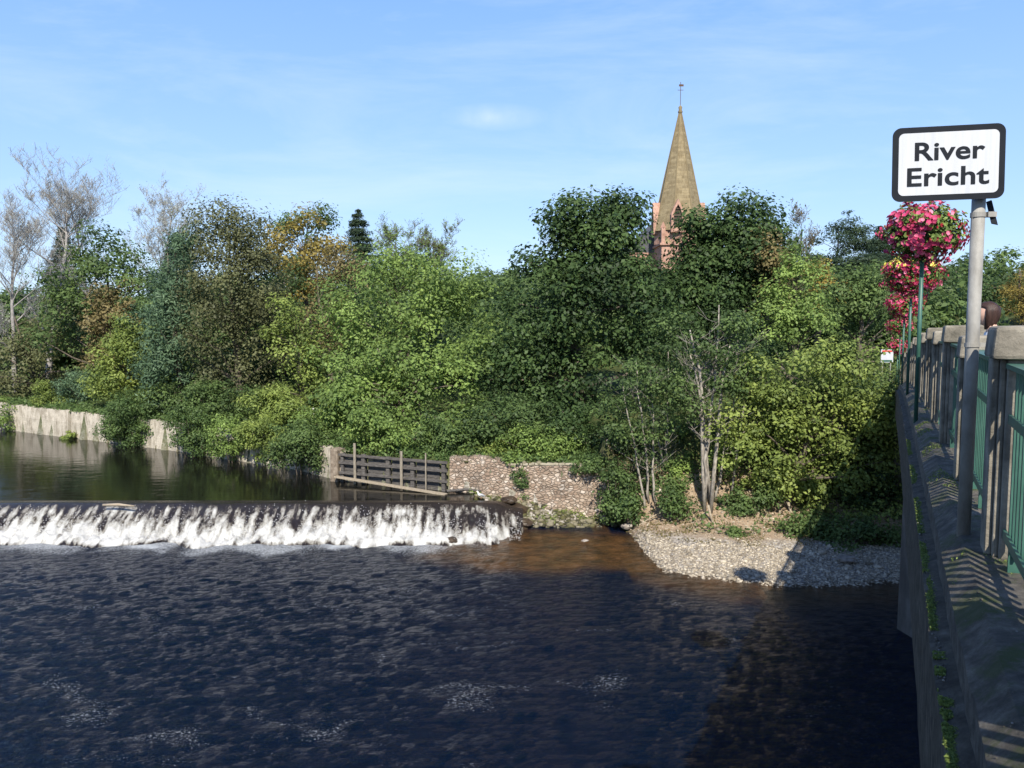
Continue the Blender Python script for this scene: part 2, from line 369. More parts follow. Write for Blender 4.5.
# distant wooded hill
hv = []; hf = []; K = 90
for k in range(K+1):
    x = -900+1800*k/K
    for r, (yy, hh) in enumerate(((230, 3), (330, 16+6*fbm(x*.006, 1)), (480, 22+8*fbm(x*.005, 2)), (900, 5))): hv.append((x, yy, hh))
for k in range(K):
    for r in range(3): a = k*4+r; hf.append((a, a+4, a+5, a+1))
tag(MB().add(hv, hf).build('hill', rough_mat('hill_green', [(.02, .035, .012), (.05, .065, .02)], .08), smooth=True), 'low wooded hill far behind the river', 'hill', kind='structure')

# ------------------------------------------------------------------ water
def water_mat(name, amp, sc, stretch, foam=False, calm=False):
    m, n, b, o = mat_new(name); l = n.links.new
    tc = N(n, 'ShaderNodeTexCoord'); mp = N(n, 'ShaderNodeMapping'); mp.inputs['Scale'].default_value = stretch
    a = N(n, 'ShaderNodeTexNoise', Scale=sc, Detail=5, Roughness=.62, Distortion=.6 if calm else 1.1); c = N(n, 'ShaderNodeTexNoise', Scale=sc*.28, Detail=3, Roughness=.5)
    ad = N(n, 'ShaderNodeMath', operation='ADD'); mu = N(n, 'ShaderNodeMath', operation='MULTIPLY'); mu.inputs[1].default_value = .8 if foam else 1.5
    bp = N(n, 'ShaderNodeBump', Strength=1.0, Distance=amp)
    l(tc.outputs['Object'], mp.inputs[0]); l(mp.outputs[0], a.inputs['Vector']); l(mp.outputs[0], c.inputs['Vector']); l(c.outputs['Fac'], mu.inputs[0])
    l(a.outputs['Fac'], ad.inputs[0]); l(mu.outputs[0], ad.inputs[1]); l(ad.outputs[0], bp.inputs['Height']); l(bp.outputs[0], b.inputs['Normal'])
    b.inputs['Roughness'].default_value = .04 if calm else .08; b.inputs['IOR'].default_value = 1.33; b.inputs['Specular IOR Level'].default_value = .5 if calm else .23
    b.inputs['Base Color'].default_value = (.006, .006, .005, 1)
    if foam:
        sh_ = N(n, 'ShaderNodeAttribute'); sh_.attribute_name = 'shallow'; fl = N(n, 'ShaderNodeAttribute'); fl.attribute_name = 'fleck'
        bn = N(n, 'ShaderNodeTexNoise', Scale=1.1, Detail=7, Roughness=.7)
        br = ramp(n, [(.32, (.016, .012, .006)), (.5, (.060, .032, .012)), (.62, (.10, .050, .018)), (.8, (.15, .10, .06))])
        l(tc.outputs['Object'], bn.inputs['Vector']); l(bn.outputs['Fac'], br.inputs[0])
        mm = N(n, 'ShaderNodeMix', data_type='RGBA'); mm.inputs['A'].default_value = (.0004, .0042, .0150, 1)
        l(sh_.outputs['Fac'], mm.inputs['Factor']); l(br.outputs[0], mm.inputs['B'])
        fn = N(n, 'ShaderNodeTexNoise', Scale=15, Detail=4, Roughness=.78, Distortion=1.0); fmap = N(n, 'ShaderNodeMapping'); fmap.inputs['Scale'].default_value = (.8, 1.3, 1)
        l(tc.outputs['Object'], fmap.inputs[0]); l(fmap.outputs[0], fn.inputs['Vector'])
        f1 = N(n, 'ShaderNodeMath', operation='ADD'); l(fn.outputs['Fac'], f1.inputs[0]); l(fl.outputs['Fac'], f1.inputs[1])
        fr = ramp(n, [(.74, (0, 0, 0)), (.80, (.35, .35, .35)), (.98, (1, 1, 1))]); l(f1.outputs[0], fr.inputs[0])
        m4 = N(n, 'ShaderNodeMix', data_type='RGBA'); m4.inputs['B'].default_value = (.50, .52, .52, 1)
        l(fr.outputs[0], m4.inputs['Factor']); l(mm.outputs['Result'], m4.inputs['A']); l(m4.outputs['Result'], b.inputs['Base Color'])
        rr = N(n, 'ShaderNodeMapRange'); rr.inputs['To Min'].default_value = .07; rr.inputs['To Max'].default_value = .8; l(fr.outputs[0], rr.inputs['Value']); l(rr.outputs[0], b.inputs['Roughness'])
    return m
CY = onz(250, 503, POOL).y; FY = CY-2.0
def foot_y(x): return FY - .25*fbm(x*.35, 0, 4) - .35*sstep(-20, -8, -x)*0
gx = grid_axis([(-200, -40, 4), (-40, 16, .14), (16, 200, 4)]); gy = grid_axis([(-60, 6, 3), (6, 37.2, .14)])
X, Yg = np.meshgrid(gx, gy); Z = np.zeros_like(X); SHL = Z.copy(); FL = Z.copy()
for j in range(len(gy)):
    for i in range(len(gx)):
        x, y = gx[i], gy[j]
        if -42 < x < 18 and y > 6:
            ch = 1.0 - .85*sstep(1, 10, x)*sstep(16, 26, y)
            Z[j, i] = (.022*fbm(x*.8, y*1.2, 1, 3) + .022*fbm(x*2.6, y*3.6, 3, 2))*ch
            # shallow brown bed below the right end of the weir
            e = ((x-1.5)/5.5)**2 + ((y-30.8)/3.1)**2
            SHL[j, i] = sstep(1.3, .2, e + .35*fbm(x*.5, y*.5, 8)) + .75*sstep(2.6, .3, abs(y - (float(S(x))-.6)))*(x > 3.5)
            rw = fbm(x*.10+.05*y + .5*fbm(x*.2, y*.2, 31, 3), y*.26 + .6*fbm(x*.15, y*.2, 37, 2), 11, 3)
            band = max(0, 1-abs(rw)*5.5)*sstep(-.25, .25, fbm(x*.35, y*.5, 15, 4)+.08)
            reg = sstep(14, 19, y)*(1-.35*sstep(24, 30, y)) * (1-sstep(5, 10, x)) + .5*sstep(12, 16, y)*(1-sstep(17, 22, y))
            FL[j, i] = -.01 + .22*band*min(1, reg) + .36*sstep(3.4, .0, FY+.1-y + 1.6*fbm(x*.6, y*.5, 17))*sstep(1.2, -2.5, x)*sstep(FY+1.2, FY-.2, y)
nx, ny = len(gx), len(gy); ii = np.arange(nx-1)[None, :] + (np.arange(ny-1)*nx)[:, None]
Q = np.stack([ii, ii+1, ii+nx+1, ii+nx], -1).reshape(-1, 4)
w = link('river_water', np_mesh('river_water', np.stack([X, Yg, Z], -1).reshape(-1, 3), Q, [('shallow', 'POINT', np.clip(SHL, 0, 1).ravel()), ('fleck', 'POINT', FL.ravel())], smooth=True),
         water_mat('river_surface', .080, 9.0, (1, 1.35, 1), foam=True))
tag(w, 'dark peaty river running below the weir with foam flecks', 'river', kind='structure')
pm = MB(); pxr = -1.7
pv = []; pf = []
xs = [-200, -120, -60, -40, -20, -10, pxr]
for x in xs: pv += [(x, CY, POOL), (x, 70 if x > -60 else 190, POOL)]
for k in range(len(xs)-1): pf.append((2*k, 2*k+2, 2*k+3, 2*k+1))
tag(pm.add(pv, pf).build('pool_water', water_mat('pool_surface', .010, 1.6, (.6, 1.6, 1), calm=True)), 'calm dark pool held above the weir', 'pool', kind='structure')

# ------------------------------------------------------------------ weir and white water
XR = onz(524, 530, .4).x
weir = thing('weir', 'long low stone weir across the river, water pouring over its crest', 'weir', (-15, CY, 0))
wmb = MB(); wmb.hexa([(-70, FY+.25, -1), (XR-1.2, FY+.6, -1), (XR-1.2, CY+.9, -1), (-70, CY+.9, -1), (-70, CY-.12, POOL-.10), (XR-1.2, CY-.12, POOL-.14), (XR-1.2, CY+.5, POOL-.12), (-70, CY+.5, POOL-.10)])
STONEW = rough_mat('wet_stone', [(.020, .016, .012), (.045, .032, .022), (.07, .05, .03)], 3, rough=.35, bump=.6)
wmb.hexa([(XR-1.199, FY+.6, -1), (XR+.3, FY+1.2, -1), (XR+.3, CY+.9, -1), (XR-1.199, CY+.9, -1), (XR-1.199, CY-.12, POOL-.14), (XR+.2, CY-.05, -.1), (XR+.2, CY+.5, .2), (XR-1.199, CY+.5, POOL-.12)]); wmb.build('weir_body', STONEW, weir, bevel=.03)
xs = np.arange(-62, XR+.01, .075); ns = 44; PV = np.zeros((ns, len(xs), 3)); FO = np.zeros((ns, len(xs)))
for i, x in enumerate(xs):
    endk = sstep(XR-1.6, XR, x); fy = CY - 2.55 - .75*fbm(x*.45, 0, 4) + endk*.7
    for s in range(ns):
        f = s/(ns-1); y = CY + .35 - (CY+.35-fy)*f
        k = sstep(.12, .80, f); z = POOL + .03 - (POOL+.03)*k**.9
        turb = sstep(.22, .55, f)*(1-.8*sstep(.80, 1.0, f))
        b1 = abs(fbm(x*1.5, y*.9, 2+z*1.2, 4)); b2 = fbm(x*4.5, y*2.0, 7+z*2, 3)
        b0 = max(0, .35+.9*fbm(x*.8, f*1.6, 61, 3)); b3 = abs(fbm(x*5, y*4, 5+z*4, 4))
        z += turb*(.24*b0*sstep(.35, .7, f) + .22*b1 + .09*b2 + .15*b3) + .03*sstep(.3, .5, f); y += turb*(.08*b2 - .20*b0*sstep(.4, .8, f))
        streak = .5+.75*fbm(x*4.2, f*2.6, 20, 4) + .4*fbm(x*.33, 1, 30, 2)
        fo = sstep(.07, .34, f)*(streak+.02) + sstep(.42, .72, f)*.58 - .12 - .5*sstep(.0, .18, .18-f)
        fo -= sstep(.90, 1.0, f)*(.20+.9*(.5-.8*fbm(x*1.2, f*3, 44, 3)))
        z -= (.35+.75*f)*sstep(XR-1.3, XR, x)
        FO[s, i] = fo - endk*.25*sstep(-.2, .4, fbm(x*2, f*4, 50)); PV[s, i] = (x, y, max(z, -.03 if f > .9 else z) - (.12*sstep(.93, 1, f)))
nx = len(xs); ii = np.arange(nx-1)[None, :] + (np.arange(ns-1)*nx)[:, None]
Q = np.stack([ii, ii+nx, ii+nx+1, ii+1], -1).reshape(-1, 4)
m, n, b, o = mat_new('white_water'); l = n.links.new
fa = N(n, 'ShaderNodeAttribute'); fa.attribute_name = 'foam'; tc = N(n, 'ShaderNodeTexCoord'); mp = N(n, 'ShaderNodeMapping'); mp.inputs['Scale'].default_value = (1, .5, .5)
fn = N(n, 'ShaderNodeTexNoise', Scale=10, Detail=9, Roughness=.82, Distortion=.5); l(tc.outputs['Object'], mp.inputs[0]); l(mp.outputs[0], fn.inputs['Vector'])
f0 = N(n, 'ShaderNodeMath', operation='MULTIPLY_ADD'); f0.inputs[1].default_value = 1.9; f0.inputs[2].default_value = -.93
l(fn.outputs['Fac'], f0.inputs[0]); f1 = N(n, 'ShaderNodeMath', operation='ADD'); l(f0.outputs[0], f1.inputs[0]); l(fa.outputs['Fac'], f1.inputs[1])
fr = ramp(n, [(.30, (.018, .012, .008)), (.44, (.11, .095, .075)), (.58, (.26, .25, .22)), (.80, (.42, .415, .385)), (1.0, (.58, .575, .54))]); l(f1.outputs[0], fr.inputs[0]); l(fr.outputs[0], b.inputs['Base Color'])
rr = N(n, 'ShaderNodeMapRange'); rr.inputs['From Min'].default_value = .3; rr.inputs['From Max'].default_value = .65; rr.inputs['To Min'].default_value = .08; rr.inputs['To Max'].default_value = .75
l(f1.outputs[0], rr.inputs['Value']); l(rr.outputs[0], b.inputs['Roughness'])
bp = N(n, 'ShaderNodeBump', Strength=.9, Distance=.09); l(fn.outputs['Fac'], bp.inputs['Height']); l(bp.outputs[0], b.inputs['Normal'])
WHITE = m
c = link('cascade', np_mesh('cascade', PV.reshape(-1, 3), Q, [('foam', 'POINT', FO.ravel())], smooth=True), WHITE)
tag(c, 'white water tumbling down the face of the weir', 'white water', kind='stuff')
# spray: torn lumps and drops above the foot of the weir
nd = 15000; xx = rng.uniform(-40, XR-.1, nd); keep = np.array([fbm(x*1.4, 3, 9, 3) > -.12 for x in xx]); xx = xx[keep]; nd = len(xx)
ff = rng.beta(5, 2.0, nd); yy = CY+.1-2.4*ff; zz = POOL*(1-np.clip((ff-.1)/.75, 0, 1)) + .08 + np.abs(rng.normal(size=nd))*.10 + .02
Pd = np.stack([xx, yy, zz], 1); sz = rng.uniform(.006, .020, nd)
t4 = np.array([[1, 1, 1], [-1, -1, 1], [-1, 1, -1], [1, -1, -1]])*.8; ROT = unit(rng.normal(size=(nd, 4, 3)))*.35
Vd = Pd[:, None, :] + (t4[None] + ROT)*sz[:, None, None]
Qd = (np.arange(nd)*4)[:, None, None] + np.array([[0, 1, 2], [0, 3, 1], [0, 2, 3], [1, 3, 2]])[None]
spm = rough_mat('spray', [(.55, .55, .54), (.68, .68, .67)], 2, rough=.7)
tag(link('spray', np_mesh('spray', Vd.reshape(-1, 3), Qd.reshape(-1, 3)), spm), 'fine spray above the foot of the weir', 'spray', kind='stuff')
lg = MB(); a0 = onz(103, 505, POOL+.08); a1 = onz(134, 506, POOL+.08); lg.tube([a0, a0.lerp(a1, .5)+Vector((0, 0, .04)), a1], [.05, .06, .03], 8)
DRIFT = rough_mat('driftwood', [(.16, .12, .08), (.30, .25, .18), (.42, .37, .30)], 8, stretch=(1, 4, 4))
tag(lg.build('drift_log', DRIFT, smooth=True), 'pale drift log caught on the crest of the weir', 'log')

# ------------------------------------------------------------------ stones
ico = bmesh.new(); bmesh.ops.create_icosphere(ico, subdivisions=1, radius=1); IV = np.array([v.co[:] for v in ico.verts]); IF = np.array([[v.index for v in f.verts] for f in ico.faces]); ico.free()
def stones(name, P, R, mat, flat=.6):
    n_ = len(P); k = len(IV); D = 1 + rng.normal(size=(n_, k, 1))*.16; sc = np.stack([R*rng.uniform(.7, 1.3, n_), R*rng.uniform(.7, 1.3, n_), R*flat*rng.uniform(.7, 1.2, n_)], 1)
    a = rng.uniform(0, 2*math.pi, n_); V = IV[None]*D*sc[:, None, :]; x = V[..., 0]*np.cos(a)[:, None]-V[..., 1]*np.sin(a)[:, None]; y = V[..., 0]*np.sin(a)[:, None]+V[..., 1]*np.cos(a)[:, None]
    V = np.stack([x, y, V[..., 2]], -1) + P[:, None, :]; Fq = (np.arange(n_)*k)[:, None, None]+IF[None]
    v = np.repeat(rng.random(n_), len(IF))
    return link(name, np_mesh(name, V.reshape(-1, 3), Fq.reshape(-1, 3), [('v', 'FACE', v)]), mat)
def stone_mat(name, c0, c1, c2, rough=.85):
    m, n, b, o = mat_new(name); l = n.links.new; a = N(n, 'ShaderNodeAttribute'); a.attribute_name = 'v'; r = ramp(n, [(0, c0), (.5, c1), (1, c2)]); l(a.outputs['Fac'], r.inputs[0])
    tc = N(n, 'ShaderNodeTexCoord'); nn = N(n, 'ShaderNodeTexNoise', Scale=20, Detail=6); rr = ramp(n, [(.3, (.6, .6, .6)), (.7, (1.1, 1.1, 1.1))]); mx = N(n, 'ShaderNodeMix', data_type='RGBA', blend_type='MULTIPLY'); mx.inputs['Factor'].default_value = 1
    l(tc.outputs['Object'], nn.inputs['Vector']); l(nn.outputs['Fac'], rr.inputs[0]); l(r.outputs[0], mx.inputs['A']); l(rr.outputs[0], mx.inputs['B']); l(mx.outputs['Result'], b.inputs['Base Color']); b.inputs['Roughness'].default_value = rough
    return m
P, R = [], []
for k in range(62000):
    x = rng.uniform(WX1-.2, 17); d = rng.uniform(-.5, 8.0)
    if d > 3.6 + 1.5*fbm(x*.8, 2) and rng.random() < .88: continue
    y = float(S(x))+d; r = .015+.050*rng.random()**4
    if rng.random() < .012: r *= 2.6
    P.append((x, y, T(x, y)+r*.15)); R.append(r)
tag(stones('shingle', np.array(P), np.array(R), stone_mat('river_pebbles', (.17, .14, .10), (.35, .30, .225), (.58, .51, .40))), 'pale shingle of rounded river stones on the shore', 'shingle', kind='stuff')
P, R = [], []
for k in range(2600):
    x = rng.uniform(-2.2, WX1+1.2); d = rng.uniform(-3.2, .05)
    y = float(S(min(x, WX1-.05)))+d; z = T(min(x, WX1-.05), y)
    if z < -.15: continue
    r = .05+.13*rng.random()**3; P.append((x, y, z+r*.2)); R.append(r)
tag(stones('mossy_stones', np.array(P), np.array(R), stone_mat('mossy_rock', (.03, .028, .015), (.09, .085, .025), (.26, .23, .17))), 'mossy wet stones along the foot of the stone wall', 'stones', kind='stuff')
def rock(px, py, z, r, label, name='boulder', flat=.6, mat=None):
    p = onz(px, py, z); me = bpy.data.meshes.new(name); bm = bmesh.new(); bmesh.ops.create_icosphere(bm, subdivisions=3, radius=1)
    for v in bm.verts:
        q = v.co.copy(); s = 1+.28*mnoise.noise(q*1.4+Vector((px, py, 0)))+.10*mnoise.noise(q*4+Vector((px, 0, 0))); v.co = Vector((q.x*r*s*1.2, q.y*r*s, q.z*r*s*flat))
    bm.to_mesh(me); bm.free(); ob = link(name, me, mat or ROCK); ob.location = (p.x, p.y, z+r*flat*.3)
    return tag(ob, label, 'rock', 'larger rocks along the shore')
ROCK = rough_mat('grey_rock', [(.12, .10, .085), (.24, .21, .18), (.36, .33, .29)], 4, bump=.6)
rock(608, 519, .25, .26, 'brownish boulder at the right foot of the stone wall')
rock(627, 527, .2, .22, 'grey boulder below the green bush by the stone wall')
rock(508, 492, 1.1, .15, 'pale flat rock among moss at the left end of the stone wall', flat=.4)
rock(537, 502, .7, .12, 'small pale rock half way along the foot of the stone wall', flat=.4)
rock(585, 541, .02, .12, 'low wet rock in the shallows left of the shingle', flat=.45)
rock(846, 560, .25, .28, 'dark lump of rock on the shaded shingle near the bridge', flat=.5)

rock(516, 512, .45, .42, 'dark wet boulder at the right end of the weir', flat=.7, mat=STONEW)
rock(509, 501, .95, .30, 'mossy dark boulder on the weir crest end', flat=.6, mat=STONEW)
rock(523, 524, .15, .34, 'dark rounded boulder below the right end of the weir', flat=.6, mat=STONEW)
rock(449, 543, .0, .30, 'brown wet boulder showing through the foam below the weir', flat=.7, mat=STONEW)
rock(430, 541, .0, .26, 'left one of two brown boulders in the foam below the weir', flat=.7, mat=STONEW)
# ------------------------------------------------------------------ walls
def masonry(name, c0, c1, mort, bw=.42, bh=.2, bump=.5, stain=(.05, .045, .035)):
    m, n, b, o = mat_new(name); l = n.links.new; uv = N(n, 'ShaderNodeUVMap'); uv.uv_map = 'UVMap'
    nz = N(n, 'ShaderNodeTexNoise', Scale=2.5, Detail=4); vm = N(n, 'ShaderNodeVectorMath', operation='MULTIPLY_ADD'); vm.inputs[1].default_value = (.13, .10, 0)
    br = N(n, 'ShaderNodeTexBrick', Scale=1.0); br.inputs['Brick Width'].default_value = bw; br.inputs['Row Height'].default_value = bh; br.inputs['Mortar Size'].default_value = .018; br.inputs['Mortar Smooth'].default_value = .5; br.inputs['Bias'].default_value = 0
    br.inputs['Color1'].default_value = (*c0, 1); br.inputs['Color2'].default_value = (*c1, 1); br.inputs['Mortar'].default_value = (*mort, 1); br.offset = .43
    l(uv.outputs[0], nz.inputs['Vector']); l(nz.outputs['Color'], vm.inputs[0]); l(uv.outputs[0], vm.inputs[2]); l(vm.outputs[0], br.inputs['Vector'])
    n2 = N(n, 'ShaderNodeTexNoise', Scale=1.0, Detail=9, Roughness=.75); mp = N(n, 'ShaderNodeMapping'); mp.inputs['Scale'].default_value = (2.6, .9, 1); l(uv.outputs[0], mp.inputs[0]); l(mp.outputs[0], n2.inputs['Vector'])
    r = ramp(n, [(.38, stain), (.55, (1, 1, 1))]); l(n2.outputs['Fac'], r.inputs[0]); mx = N(n, 'ShaderNodeMix', data_type='RGBA', blend_type='MULTIPLY'); mx.inputs['Factor'].default_value = .65
    n3 = N(n, 'ShaderNodeTexNoise', Scale=16, Detail=6, Roughness=.7); l(uv.outputs[0], n3.inputs['Vector']); r3 = ramp(n, [(.3, (.65, .65, .65)), (.7, (1.3, 1.3, 1.3))]); l(n3.outputs['Fac'], r3.inputs[0])
    m5 = N(n, 'ShaderNodeMix', data_type='RGBA', blend_type='MULTIPLY'); m5.inputs['Factor'].default_value = 1
    l(br.outputs['Color'], mx.inputs['A']); l(r.outputs[0], mx.inputs['B']); l(mx.outputs['Result'], m5.inputs['A']); l(r3.outputs[0], m5.inputs['B']); l(m5.outputs['Result'], b.inputs['Base Color'])
    ad = N(n, 'ShaderNodeMath', operation='MULTIPLY_ADD'); ad.inputs[1].default_value = .6; l(n3.outputs['Fac'], ad.inputs[0]); 
    iv = N(n, 'ShaderNodeMath', operation='SUBTRACT'); iv.inputs[0].default_value = 1; l(br.outputs['Fac'], iv.inputs[1]); l(iv.outputs[0], ad.inputs[2])
    bp = N(n, 'ShaderNodeBump', Strength=bump, Distance=.03); l(ad.outputs[0], bp.inputs['Height']); l(bp.outputs[0], b.inputs['Normal']); b.inputs['Roughness'].default_value = .92; b.inputs['Specular IOR Level'].default_value = .2
    return m
def wall(name, pts, tops, zb, thick, mat, parent, batter=.12, rough_=.05, step=.18):
    """wall face through pts (waterline points), top heights, with uneven top and face"""
    ps = []; L0 = 0
    for k in range(len(pts)-1):
        a, b_ = Vector(pts[k]), Vector(pts[k+1]); ln = (b_-a).length; n_ = max(1, int(ln/step))
        for i in range(n_ + (1 if k == len(pts)-2 else 0)):
            f = i/n_; ps.append((a.lerp(b_, f), tops[k]*(1-f)+tops[k+1]*f, L0+ln*f))
        L0 += ln
    nr = 12; V = []; UV = []; Fc = []
    d = (Vector(pts[-1])-Vector(pts[0])); d.z = 0; d.normalize(); nrm = Vector((d.y, -d.x, 0))   # towards the river
    for (p, zt, s) in ps:
        zt = zt + rough_*1.3*fbm(s*1.1, zt, 3)
        for r in range(nr+1):
            f = r/nr; z = zb+(zt-zb)*f; off = batter*(1-f) + rough_*.6*fbm(s*1.6, z*2.2, 9)
            q = Vector((p.x, p.y, 0)) + nrm*off; V.append((q.x, q.y, z)); UV.append((s, z))
        q = Vector((p.x, p.y, 0)) - nrm*thick; V.append((q.x, q.y, zt+.02)); UV.append((s, zt+thick)); V.append((q.x, q.y, zb)); UV.append((s, zb))
    k = nr+3
    for i in range(len(ps)-1):
        for r in range(k-1): a = i*k+r; Fc.append((a, a+k, a+k+1, a+1))
    Fc.append(tuple(range(k))); Fc.append(tuple(reversed(range((len(ps)-1)*k, len(ps)*k))))
    me = bpy.data.meshes.new(name); me.from_pydata(V, [], Fc); uvl = me.uv_layers.new(name='UVMap')
    for lp in me.loops: uvl.data[lp.index].uv = UV[lp.vertex_index]
    me.update(); return link(name, me, mat, parent)
CONC = masonry('pale_concrete_wall', (.42, .38, .31), (.50, .45, .37), (.40, .36, .29), 3.0, 1.1, .25, (.30, .27, .22))
RUB_old = masonry('rubble_stone', (.22, .165, .125), (.46, .38, .32), (.34, .28, .22), .27, .13, 1.0, (.42, .36, .30))
m, n, b, o = mat_new('rubble_stone'); l = n.links.new; uv = N(n, 'ShaderNodeUVMap'); uv.uv_map = 'UVMap'
mp = N(n, 'ShaderNodeMapping'); mp.inputs['Scale'].default_value = (5.2, 8.6, 1); v1 = N(n, 'ShaderNodeTexVoronoi', Scale=1.0); v2 = N(n, 'ShaderNodeTexVoronoi', Scale=1.0, feature='DISTANCE_TO_EDGE')
l(uv.outputs[0], mp.inputs[0]); l(mp.outputs[0], v1.inputs['Vector']); l(mp.outputs[0], v2.inputs['Vector'])
sp_ = N(n, 'ShaderNodeSeparateColor'); l(v1.outputs['Color'], sp_.inputs[0]); r1 = ramp(n, [(0, (.23, .175, .135)), (.35, (.31, .245, .195)), (.6, (.36, .30, .245)), (.85, (.43, .375, .32)), (1, (.54, .50, .45))]); l(sp_.outputs[0], r1.inputs[0])
r2 = ramp(n, [(.0, (0, 0, 0)), (.14, (1, 1, 1))]); l(v2.outputs['Distance'], r2.inputs[0]); mm = N(n, 'ShaderNodeMix', data_type='RGBA'); mm.inputs['A'].default_value = (.28, .23, .18, 1); l(r2.outputs[0], mm.inputs['Factor']); l(r1.outputs[0], mm.inputs['B'])
n2 = N(n, 'ShaderNodeTexNoise', Scale=.9, Detail=8, Roughness=.7); l(uv.outputs[0], n2.inputs['Vector']); r3 = ramp(n, [(.36, (.62, .60, .58)), (.52, (1.0, .94, .88)), (.7, (1.15, 1.14, 1.12))]); l(n2.outputs['Fac'], r3.inputs[0])
m5 = N(n, 'ShaderNodeMix', data_type='RGBA', blend_type='MULTIPLY'); m5.inputs['Factor'].default_value = 1; l(mm.outputs['Result'], m5.inputs['A']); l(r3.outputs[0], m5.inputs['B']); l(m5.outputs['Result'], b.inputs['Base Color'])
bp = N(n, 'ShaderNodeBump', Strength=1.0, Distance=.05); l(r2.outputs[0], bp.inputs['Height']); l(bp.outputs[0], b.inputs['Normal']); b.inputs['Roughness'].default_value = .95
RUB = m
def shp(i, dz=0): p = sh[i]; return (p.x, p.y-.02, 0)
t1 = thing('retaining_wall', 'long pale concrete river wall on the left bank, half hidden under ivy', 'wall', (sh[1].x, sh[1].y, 1))
wall('wall_face', [(-90, 92, 0), shp(0)], [3.0, 3.0], 0, .5, CONC, t1)
jx = onz(73, 437, POOL); kx = sh[0].lerp(sh[1], (jx.x-sh[0].x)/(sh[1].x-sh[0].x))
wall('wall_face', [shp(0), (kx.x-.12, kx.y, 0)], [2.98, 2.92], 0, .5, CONC, t1)
wall('wall_face', [(kx.x+.12, kx.y, 0), shp(1)], [2.90, 2.88], 0, .5, CONC, t1)
wall('wall_face', [shp(1), shp(2)], [2.88, 2.75], 0, .5, CONC, t1)
wall('wall_face', [shp(2), shp(3)], [2.75, 2.6], 0, .5, CONC, t1)
t2 = thing('stone_wall', 'pink and grey rubble stone wall right of the wooden sluice', 'wall', (0, sh[4].y, 1))
wl = Vector(shp(4)); wr = Vector(shp(5))
wall('wall_face', [wl, wl.lerp(wr, .33), wl.lerp(wr, .36), wl.lerp(wr, .8), wr], [2.72, 2.70, 2.42, 2.52, 2.0], -.6, .55, RUB, t2, batter=.25, rough_=.12)
cope = MB()
for k in range(13):
    f = .4+.5*k/13; p = wl.lerp(wr, f+.018); d_ = (wr-wl).normalized(); M_ = Matrix.Rotation(math.atan2(d_.y, d_.x)+random.uniform(-.05, .05), 3, 'Z') @ Matrix.Rotation(random.uniform(-.04, .04), 3, 'Y')
    cope.box((p.x, p.y+.2, (2.42+(f-.36)/.44*.10 if f < .8 else 2.52-(f-.8)/.2*.5)+.04), (.24+random.uniform(0, .06), .5, .1), M_)
cope.build('coping', rough_mat('coping_stone', [(.13, .12, .08), (.30, .27, .2), (.42, .38, .3)], 3), t2, bevel=.02)
ret = MB(); e = wr; ret.hexa([(e.x-.3, e.y-.1, -.6), (e.x+.28, e.y-.1, -.6), (e.x+.28, e.y+3.5, -.6), (e.x-.3, e.y+3.5, -.6), (e.x-.3, e.y+.1, 2.0), (e.x+.2, e.y+.1, 1.9), (e.x+.2, e.y+3.5, 2.5), (e.x-.3, e.y+3.5, 2.7)])
ro = ret.build('wall_end', rough_mat('stone_end', [(.16, .12, .09), (.32, .26, .2), (.42, .36, .3)], 5, bump=.8), t2)

# ------------------------------------------------------------------ wooden sluice
WOOD = rough_mat('weathered_timber', [(.035, .032, .030), (.085, .078, .072), (.17, .155, .14)], 6, stretch=(1, 1, 6), bump=.4)
LWOOD = rough_mat('pale_timber', [(.13, .11, .08), (.23, .20, .155), (.34, .31, .25)], 6, stretch=(3, 3, .6))
gl = Vector((sh[3].x, sh[3].y, 0)); gr = Vector((sh[4].x, sh[4].y, 0)); gd = (gr-gl); GL = gd.length; gd.normalize(); gn = Vector((gd.y, -gd.x, 0)); GA = math.atan2(gd.y, gd.x); GM = Matrix.Rotation(GA, 3, 'Z')
sl_ = thing('sluice_gate', 'dark timber sluice with rails and pale posts beside the stone wall', 'sluice gate', (gl.x, gl.y, POOL))
def gp(s, o_, z): p = gl + gd*s + gn*o_; return (p.x, p.y, z)
for s, w_, zt in ((.15, .16, 2.55), (1.35, .2, 2.58), (2.72, .2, 2.55), (4.05, .2, 2.5), (GL-.25, .18, 2.5)):
    MB().box(gp(s, .12, (zt+.2)/2), (w_, .18, zt-.2), GM).build('post', WOOD, sl_, bevel=.015)
for z, h_ in ((2.50, .12), (2.12, .14), (1.62, .12)):
    MB().box(gp(GL/2, .245, z), (GL, .06, h_), GM).build('rail', WOOD, sl_, bevel=.01)
for s, zt, dz in ((.98, 2.82, 0), (3.55, 2.60, 0), (4.85, 2.60, 0)):
    MB().box(gp(s, .33, (zt+1.3)/2), (.13 if s < 4 else .06, .05, zt-1.3+.6), GM).build('lifting_post', LWOOD, sl_, bevel=.01)
for k in range(4):
    s0 = .2+k*1.33; pb = MB()
    for r in range(7):
        pb.box(gp(s0+.62, .02+.012*(r % 2), 1.1+.2*r+.1), (1.22, .05, .185), GM)
    pb.build('board_panel', WOOD, sl_, bevel=.006)
p0 = gp(-.1, .42, 1.42); p1 = gp(GL+.2, .75, 1.17)
MB().box((Vector(p0)+Vector(p1))/2, ((Vector(p1)-Vector(p0)).length, .28, .07), Matrix.Rotation(GA-.06, 3, 'Z') @ Matrix.Rotation(.045, 3, 'Y')).build('walk_board', DRIFT, sl_, bevel=.01)
